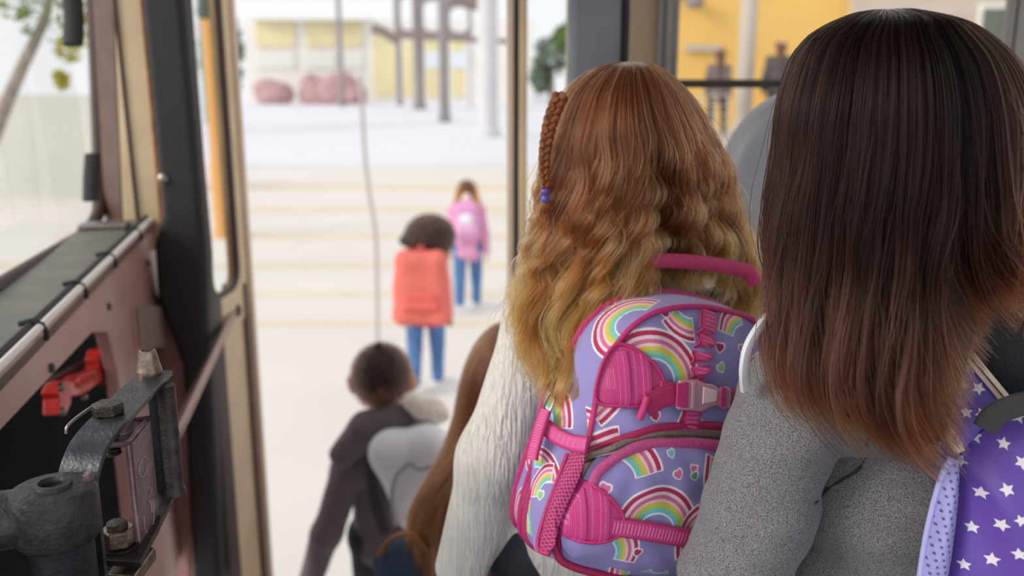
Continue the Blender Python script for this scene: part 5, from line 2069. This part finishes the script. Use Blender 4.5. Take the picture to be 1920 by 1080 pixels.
smain = [(1818, 882), (1846, 835), (1896, 843), (1870, 803), (1924, 873), (1805, 952), (1848, 933), (1890, 920), (1835, 1003), (1879, 985), (1910, 972), (1790, 1022), (1865, 1055), (1907, 1035), (1820, 1075), (1840, 1110), (1930, 1060), (1950, 920), (1960, 840), (1990, 980), (1900, 1110), (2000, 900), (2010, 1050), (1780, 1090), (1930, 795), (1980, 790), (2040, 850), (2040, 980), (1870, 1150), (1830, 1190), (1920, 1170), (1970, 1130), (1960, 1200), (2020, 1120), (2080, 1080), (2070, 1180), (2080, 930), (2030, 1210), (1880, 1215)]
mo = [(1798, 862), (1812, 840), (1832, 816), (1862, 796), (1905, 780), (1970, 768), (2070, 770), (2110, 840), (2120, 980), (2110, 1180), (2060, 1230), (1900, 1240), (1790, 1230), (1770, 1180), (1776, 1090), (1784, 1010), (1791, 950), (1796, 900)]
folds = lambda u, v: .004 * np.sin((u * 1.0 + v * .28) * 75) * np.clip((.045 - v) / .05, 0, 1) + .0012 * np.sin(u * 120 + v * 60)
PCL = mat_attr('purple_pack_cloth', rough=.48, bump=.1, bscale=1600, sheen=.1)
smn = pp_.panel('main_compartment', mo, 0, lambda r: .034 * (1 - r ** 3), stars_fn(pp_, smain, .03), ppo, PCL, n=1100, rings=300, skirt=.07, skirt_col=lambda c, a, b_: c.__setitem__(slice(None), PUR), nq=10, rough=folds)
nl_ = Pack(pp_.O - pp_.N * .004, pp_.N)


def lilac(col, u, v):
    x, y = u * .97 + v * .22, -u * .22 + v * .97
    col[:] = LC(160, 160, 222)
    d_ = (np.sin(x * 2 * PI / .0062) > .45) & (np.sin(y * 2 * PI / .0062) > .35)
    col[d_] = LC(84, 76, 140)


npk = nl_.panel('net_pocket', [(1797, 866), (1778, 872), (1764, 905), (1750, 960), (1736, 1020), (1726, 1080), (1722, 1130), (1760, 1140), (1778, 1080), (1790, 1000), (1797, 930)], .012, lambda r: .016 * (1 - r ** 2), lilac, ppo, WEB, n=420, rings=130)
nl_.line('net_edge', [(1792, 866), (1770, 882), (1752, 940), (1736, 1010), (1724, 1090), (1720, 1140)], .0030, .012, mat('lilac_edge', (178, 176, 230), .7), npk)
stp = Pack(P(1800, 730, .80), (-.10, -.90, .42))
sstar = [(1766, 682), (1752, 718), (1767, 722), (1804, 723), (1835, 728), (1772, 774), (1812, 773), (1842, 776), (1796, 680), (1748, 676), (1790, 640), (1822, 690)]
ss_ = stp.panel('shoulder_strap', [(1742, 596), (1764, 604), (1800, 646), (1850, 706), (1884, 752), (1866, 785), (1838, 808), (1812, 838), (1796, 846), (1774, 790), (1746, 742), (1724, 700), (1716, 650), (1728, 606)], 0, lambda r: .006 * (1 - r ** 6), stars_fn(stp, sstar, .006), ppo, PCL, n=500, rings=150, skirt=.012, skirt_col=lambda c, a, b_: c.__setitem__(slice(None), PUR), nq=3)
CR = mat('cream_binding', (222, 206, 190), .6, var=.08, vscale=200)
stp.line('binding', [(1748, 592), (1776, 618), (1828, 680), (1886, 750)], .0048, .006, CR, ss_, flat=(.35, 1.1))
stp.line('binding', [(1712, 668), (1738, 730), (1768, 786), (1800, 848)], .0048, .006, CR, ss_, flat=(.35, 1.1))
stp.line('binding_seam', [(1748, 592), (1776, 618), (1828, 680), (1886, 750)], .0007, .0085, M['rubber'], ss_)
bw = Pack(P(1890, 770, .765), (-.2, -.92, .3))
BL = mat_attr('black_webbing', rough=.7)
bw.ribbon('black_strap', [(1846, 806), (1862, 782), (1896, 764), (1950, 752), (2010, 752)], .020, .014, ppo, lambda c, L, A: c.__setitem__(slice(None), LC(48, 46, 50) * (1 + .2 * np.sin(L * 4000))[:, None]), BL, nl=90)
# far shoulder strap edge, white
lsp = catmull([P(1436, 600, .86), P(1418, 622, .845), P(1402, 652, .84), P(1396, 690, .845), P(1398, 725, .86)], 24)
MB().tube(lsp, .0085, 10, flat=(.5, 1), up=np.array([1, 0, 0])).build('white_strap_edge', M['white_cloth'], ppo, smooth=True)


# --- packs of the children outside: rounded bag, pocket, straps, handle
def kidpack(name, label, k_, w, h, d, m, m2, z, sx=0.0, fold=0.0):
    J = k_.J
    c = J['chest'] * 1.0
    c = np.array([c[0], c[1], z]) - k_.f * (.10 * k_.k + d * .5) + k_.r * sx
    R_, F_ = k_.r, k_.f
    e = empty(name, tuple(float(x) for x in c - UP * h * .5))
    tag(e, label, 'backpack')
    pr = []
    rr = d * .42
    for sx_ in (-1, 1):
        for fz in (0,):
            a = c + R_ * sx_ * (w * .5 - rr) - UP * (h * .5 - rr)
            b_ = c + R_ * sx_ * (w * .44 - rr) + UP * (h * .5 - rr)
            pr.append(cap(a, rr, b_, rr * .85))
    for fz in (-.5, 0, .5):
        pr.append(cap(c - R_ * (w * .4 - rr) + UP * fz * (h - 2 * rr), rr * .95, c + R_ * (w * .4 - rr) + UP * fz * (h - 2 * rr), rr * .95))
    pr.append(ell(c, (w * .42, d * .46, h * .44)))
    blob('bag_body', pr, .007, .05, m, e, (.004, 30, 5, (1, 1, 1)))
    blob('front_pocket', [cap(c - R_ * w * .24 - UP * h * .22 - F_ * d * .42, .035, c + R_ * w * .24 - UP * h * .22 - F_ * d * .42, .035), cap(c - R_ * w * .2 - UP * h * .08 - F_ * d * .40, .03, c + R_ * w * .2 - UP * h * .08 - F_ * d * .40, .03)], .006, .04, m2, e)
    MB().tube(catmull([c + UP * h * .47 - R_ * .03, c + UP * (h * .47 + .045), c + UP * h * .47 + R_ * .03], 12), .008, 8).build('handle', m2, e, smooth=True)
    for sg, n in ((-1, 'L'), (1, 'R')):
        s_ = J['sh' + n] * .72 + J['neck'] * .28
        MB().tube(catmull([c + R_ * sg * w * .25 + UP * h * .42 + F_ * d * .3, s_ + UP * .065 * k_.k - F_ * .03, s_ + UP * .045 * k_.k + F_ * .06, s_ - UP * .12 + F_ * .115], 20), .018, 8, flat=(.3, 1), up=UP).build('shoulder_strap', m2, e, smooth=True)
    return e, c


M['salmon2'] = mat('salmon_pocket_cloth', (226, 104, 96), .8)
kidpack('salmon_backpack', 'large salmon red backpack worn by the child with dark curls', kr, .40, .50, .16, M['salmon'], M['salmon2'], .775)
M['pinkpack'] = mat('pink_pack_cloth', (222, 158, 204), .8, var=.1, vscale=10)
M['pinkpack2'] = mat('pink_pack_pocket', (230, 176, 214), .8)
e_, c_ = kidpack('pink_backpack', 'pink backpack with a white round patch worn by the furthest child', kp, .25, .34, .13, M['pinkpack'], M['pinkpack2'], .86)
blob('round_patch', [ell(c_ - kp.f * .062 + UP * .02, (.066, .022, .055))], .005, .01, M['white_cloth'], e_)

# boy's white bag
wb = empty('white_backpack', tuple(float(x) for x in P(765, 1000, 2.6)))
tag(wb, 'slouching white cloth backpack worn by the boy in the hooded jacket', 'backpack')
blob('bag_body', [cap(P(738, 850, 2.60), .070, P(800, 836, 2.60), .062), cap(P(738, 850, 2.60), .070, P(764, 960, 2.56), .036), cap(P(800, 836, 2.60), .062, P(770, 950, 2.56), .040), cap(P(764, 950, 2.56), .036, P(772, 992, 2.55), .014)], .006, .03, M['white_cloth'], wb, (.0045, 32, 21, (1, 1, .7)))
MB().tube(catmull([P(768, 868, 2.505), P(742, 895, 2.495), P(735, 940, 2.50), P(742, 985, 2.52)], 20), .006, 8).build('seam_cord', mat('grey_cord', (150, 152, 164), .7), wb, smooth=True)
MB().tube(catmull([P(824, 866, 2.50), P(790, 880, 2.49), P(768, 868, 2.50)], 16), .006, 8).build('seam_cord', bpy.data.materials['grey_cord'], wb, smooth=True)
MB().tube(catmull([P(700, 812, 2.70), P(694, 850, 2.66), P(700, 930, 2.64), P(722, 1000, 2.62)], 20), .018, 8, flat=(.4, 1)).build('shoulder_strap', mat('black_strap', (50, 48, 54), .7), wb, smooth=True)
M['fluff'] = mat('cream_fluff', (240, 234, 226), .95, var=.08, vscale=60, bump=.8, bscale=90)
fl = blob('fluffy_pompom', [ell(P(800, 764, 2.66), (.050, .045, .040)), ell(P(775, 752, 2.66), (.034, .034, .03)), ell(P(822, 778, 2.66), (.032, .03, .03))], .005, .02, M['fluff'], wb, (.006, 110, 5, (1, 1, 1)))

# brown-haired girl's navy pack with tan strap
nb_ = empty('navy_backpack', tuple(float(x) for x in P(740, 1130, 1.80)))
tag(nb_, 'navy backpack with a tan strap low behind the boy, worn by the brown-haired girl', 'backpack')
blob('bag_body', [cap(P(745, 1055, 1.86), .055, P(850, 1050, 1.86), .06), cap(P(735, 1160, 1.86), .06, P(860, 1160, 1.86), .06)], .006, .05, M['navy'], nb_, (.004, 35, 2, (1, 1, 1)))
MB().tube(catmull([P(712, 1040, 1.82), P(732, 1012, 1.80), P(770, 1000, 1.79), P(800, 1030, 1.79)], 20), .010, 8, flat=(.5, 1)).build('tan_strap', mat('tan_leather', (150, 96, 60), .6), nb_, smooth=True)
o = blob('red_skirt', [cap(P(880, 1075, 1.86), .05, P(985, 1050, 1.88), .055), cap(P(880, 1200, 1.86), .07, P(985, 1200, 1.88), .07)], .006, .05, M['redcloth'], g3b, (.005, 40, 2, (1, 1, .2)))
blob('dark_vest', [cap(P(965, 960, 1.88), .035, P(985, 880, 1.9), .04)], .006, .03, M['charcoal'], g3b)
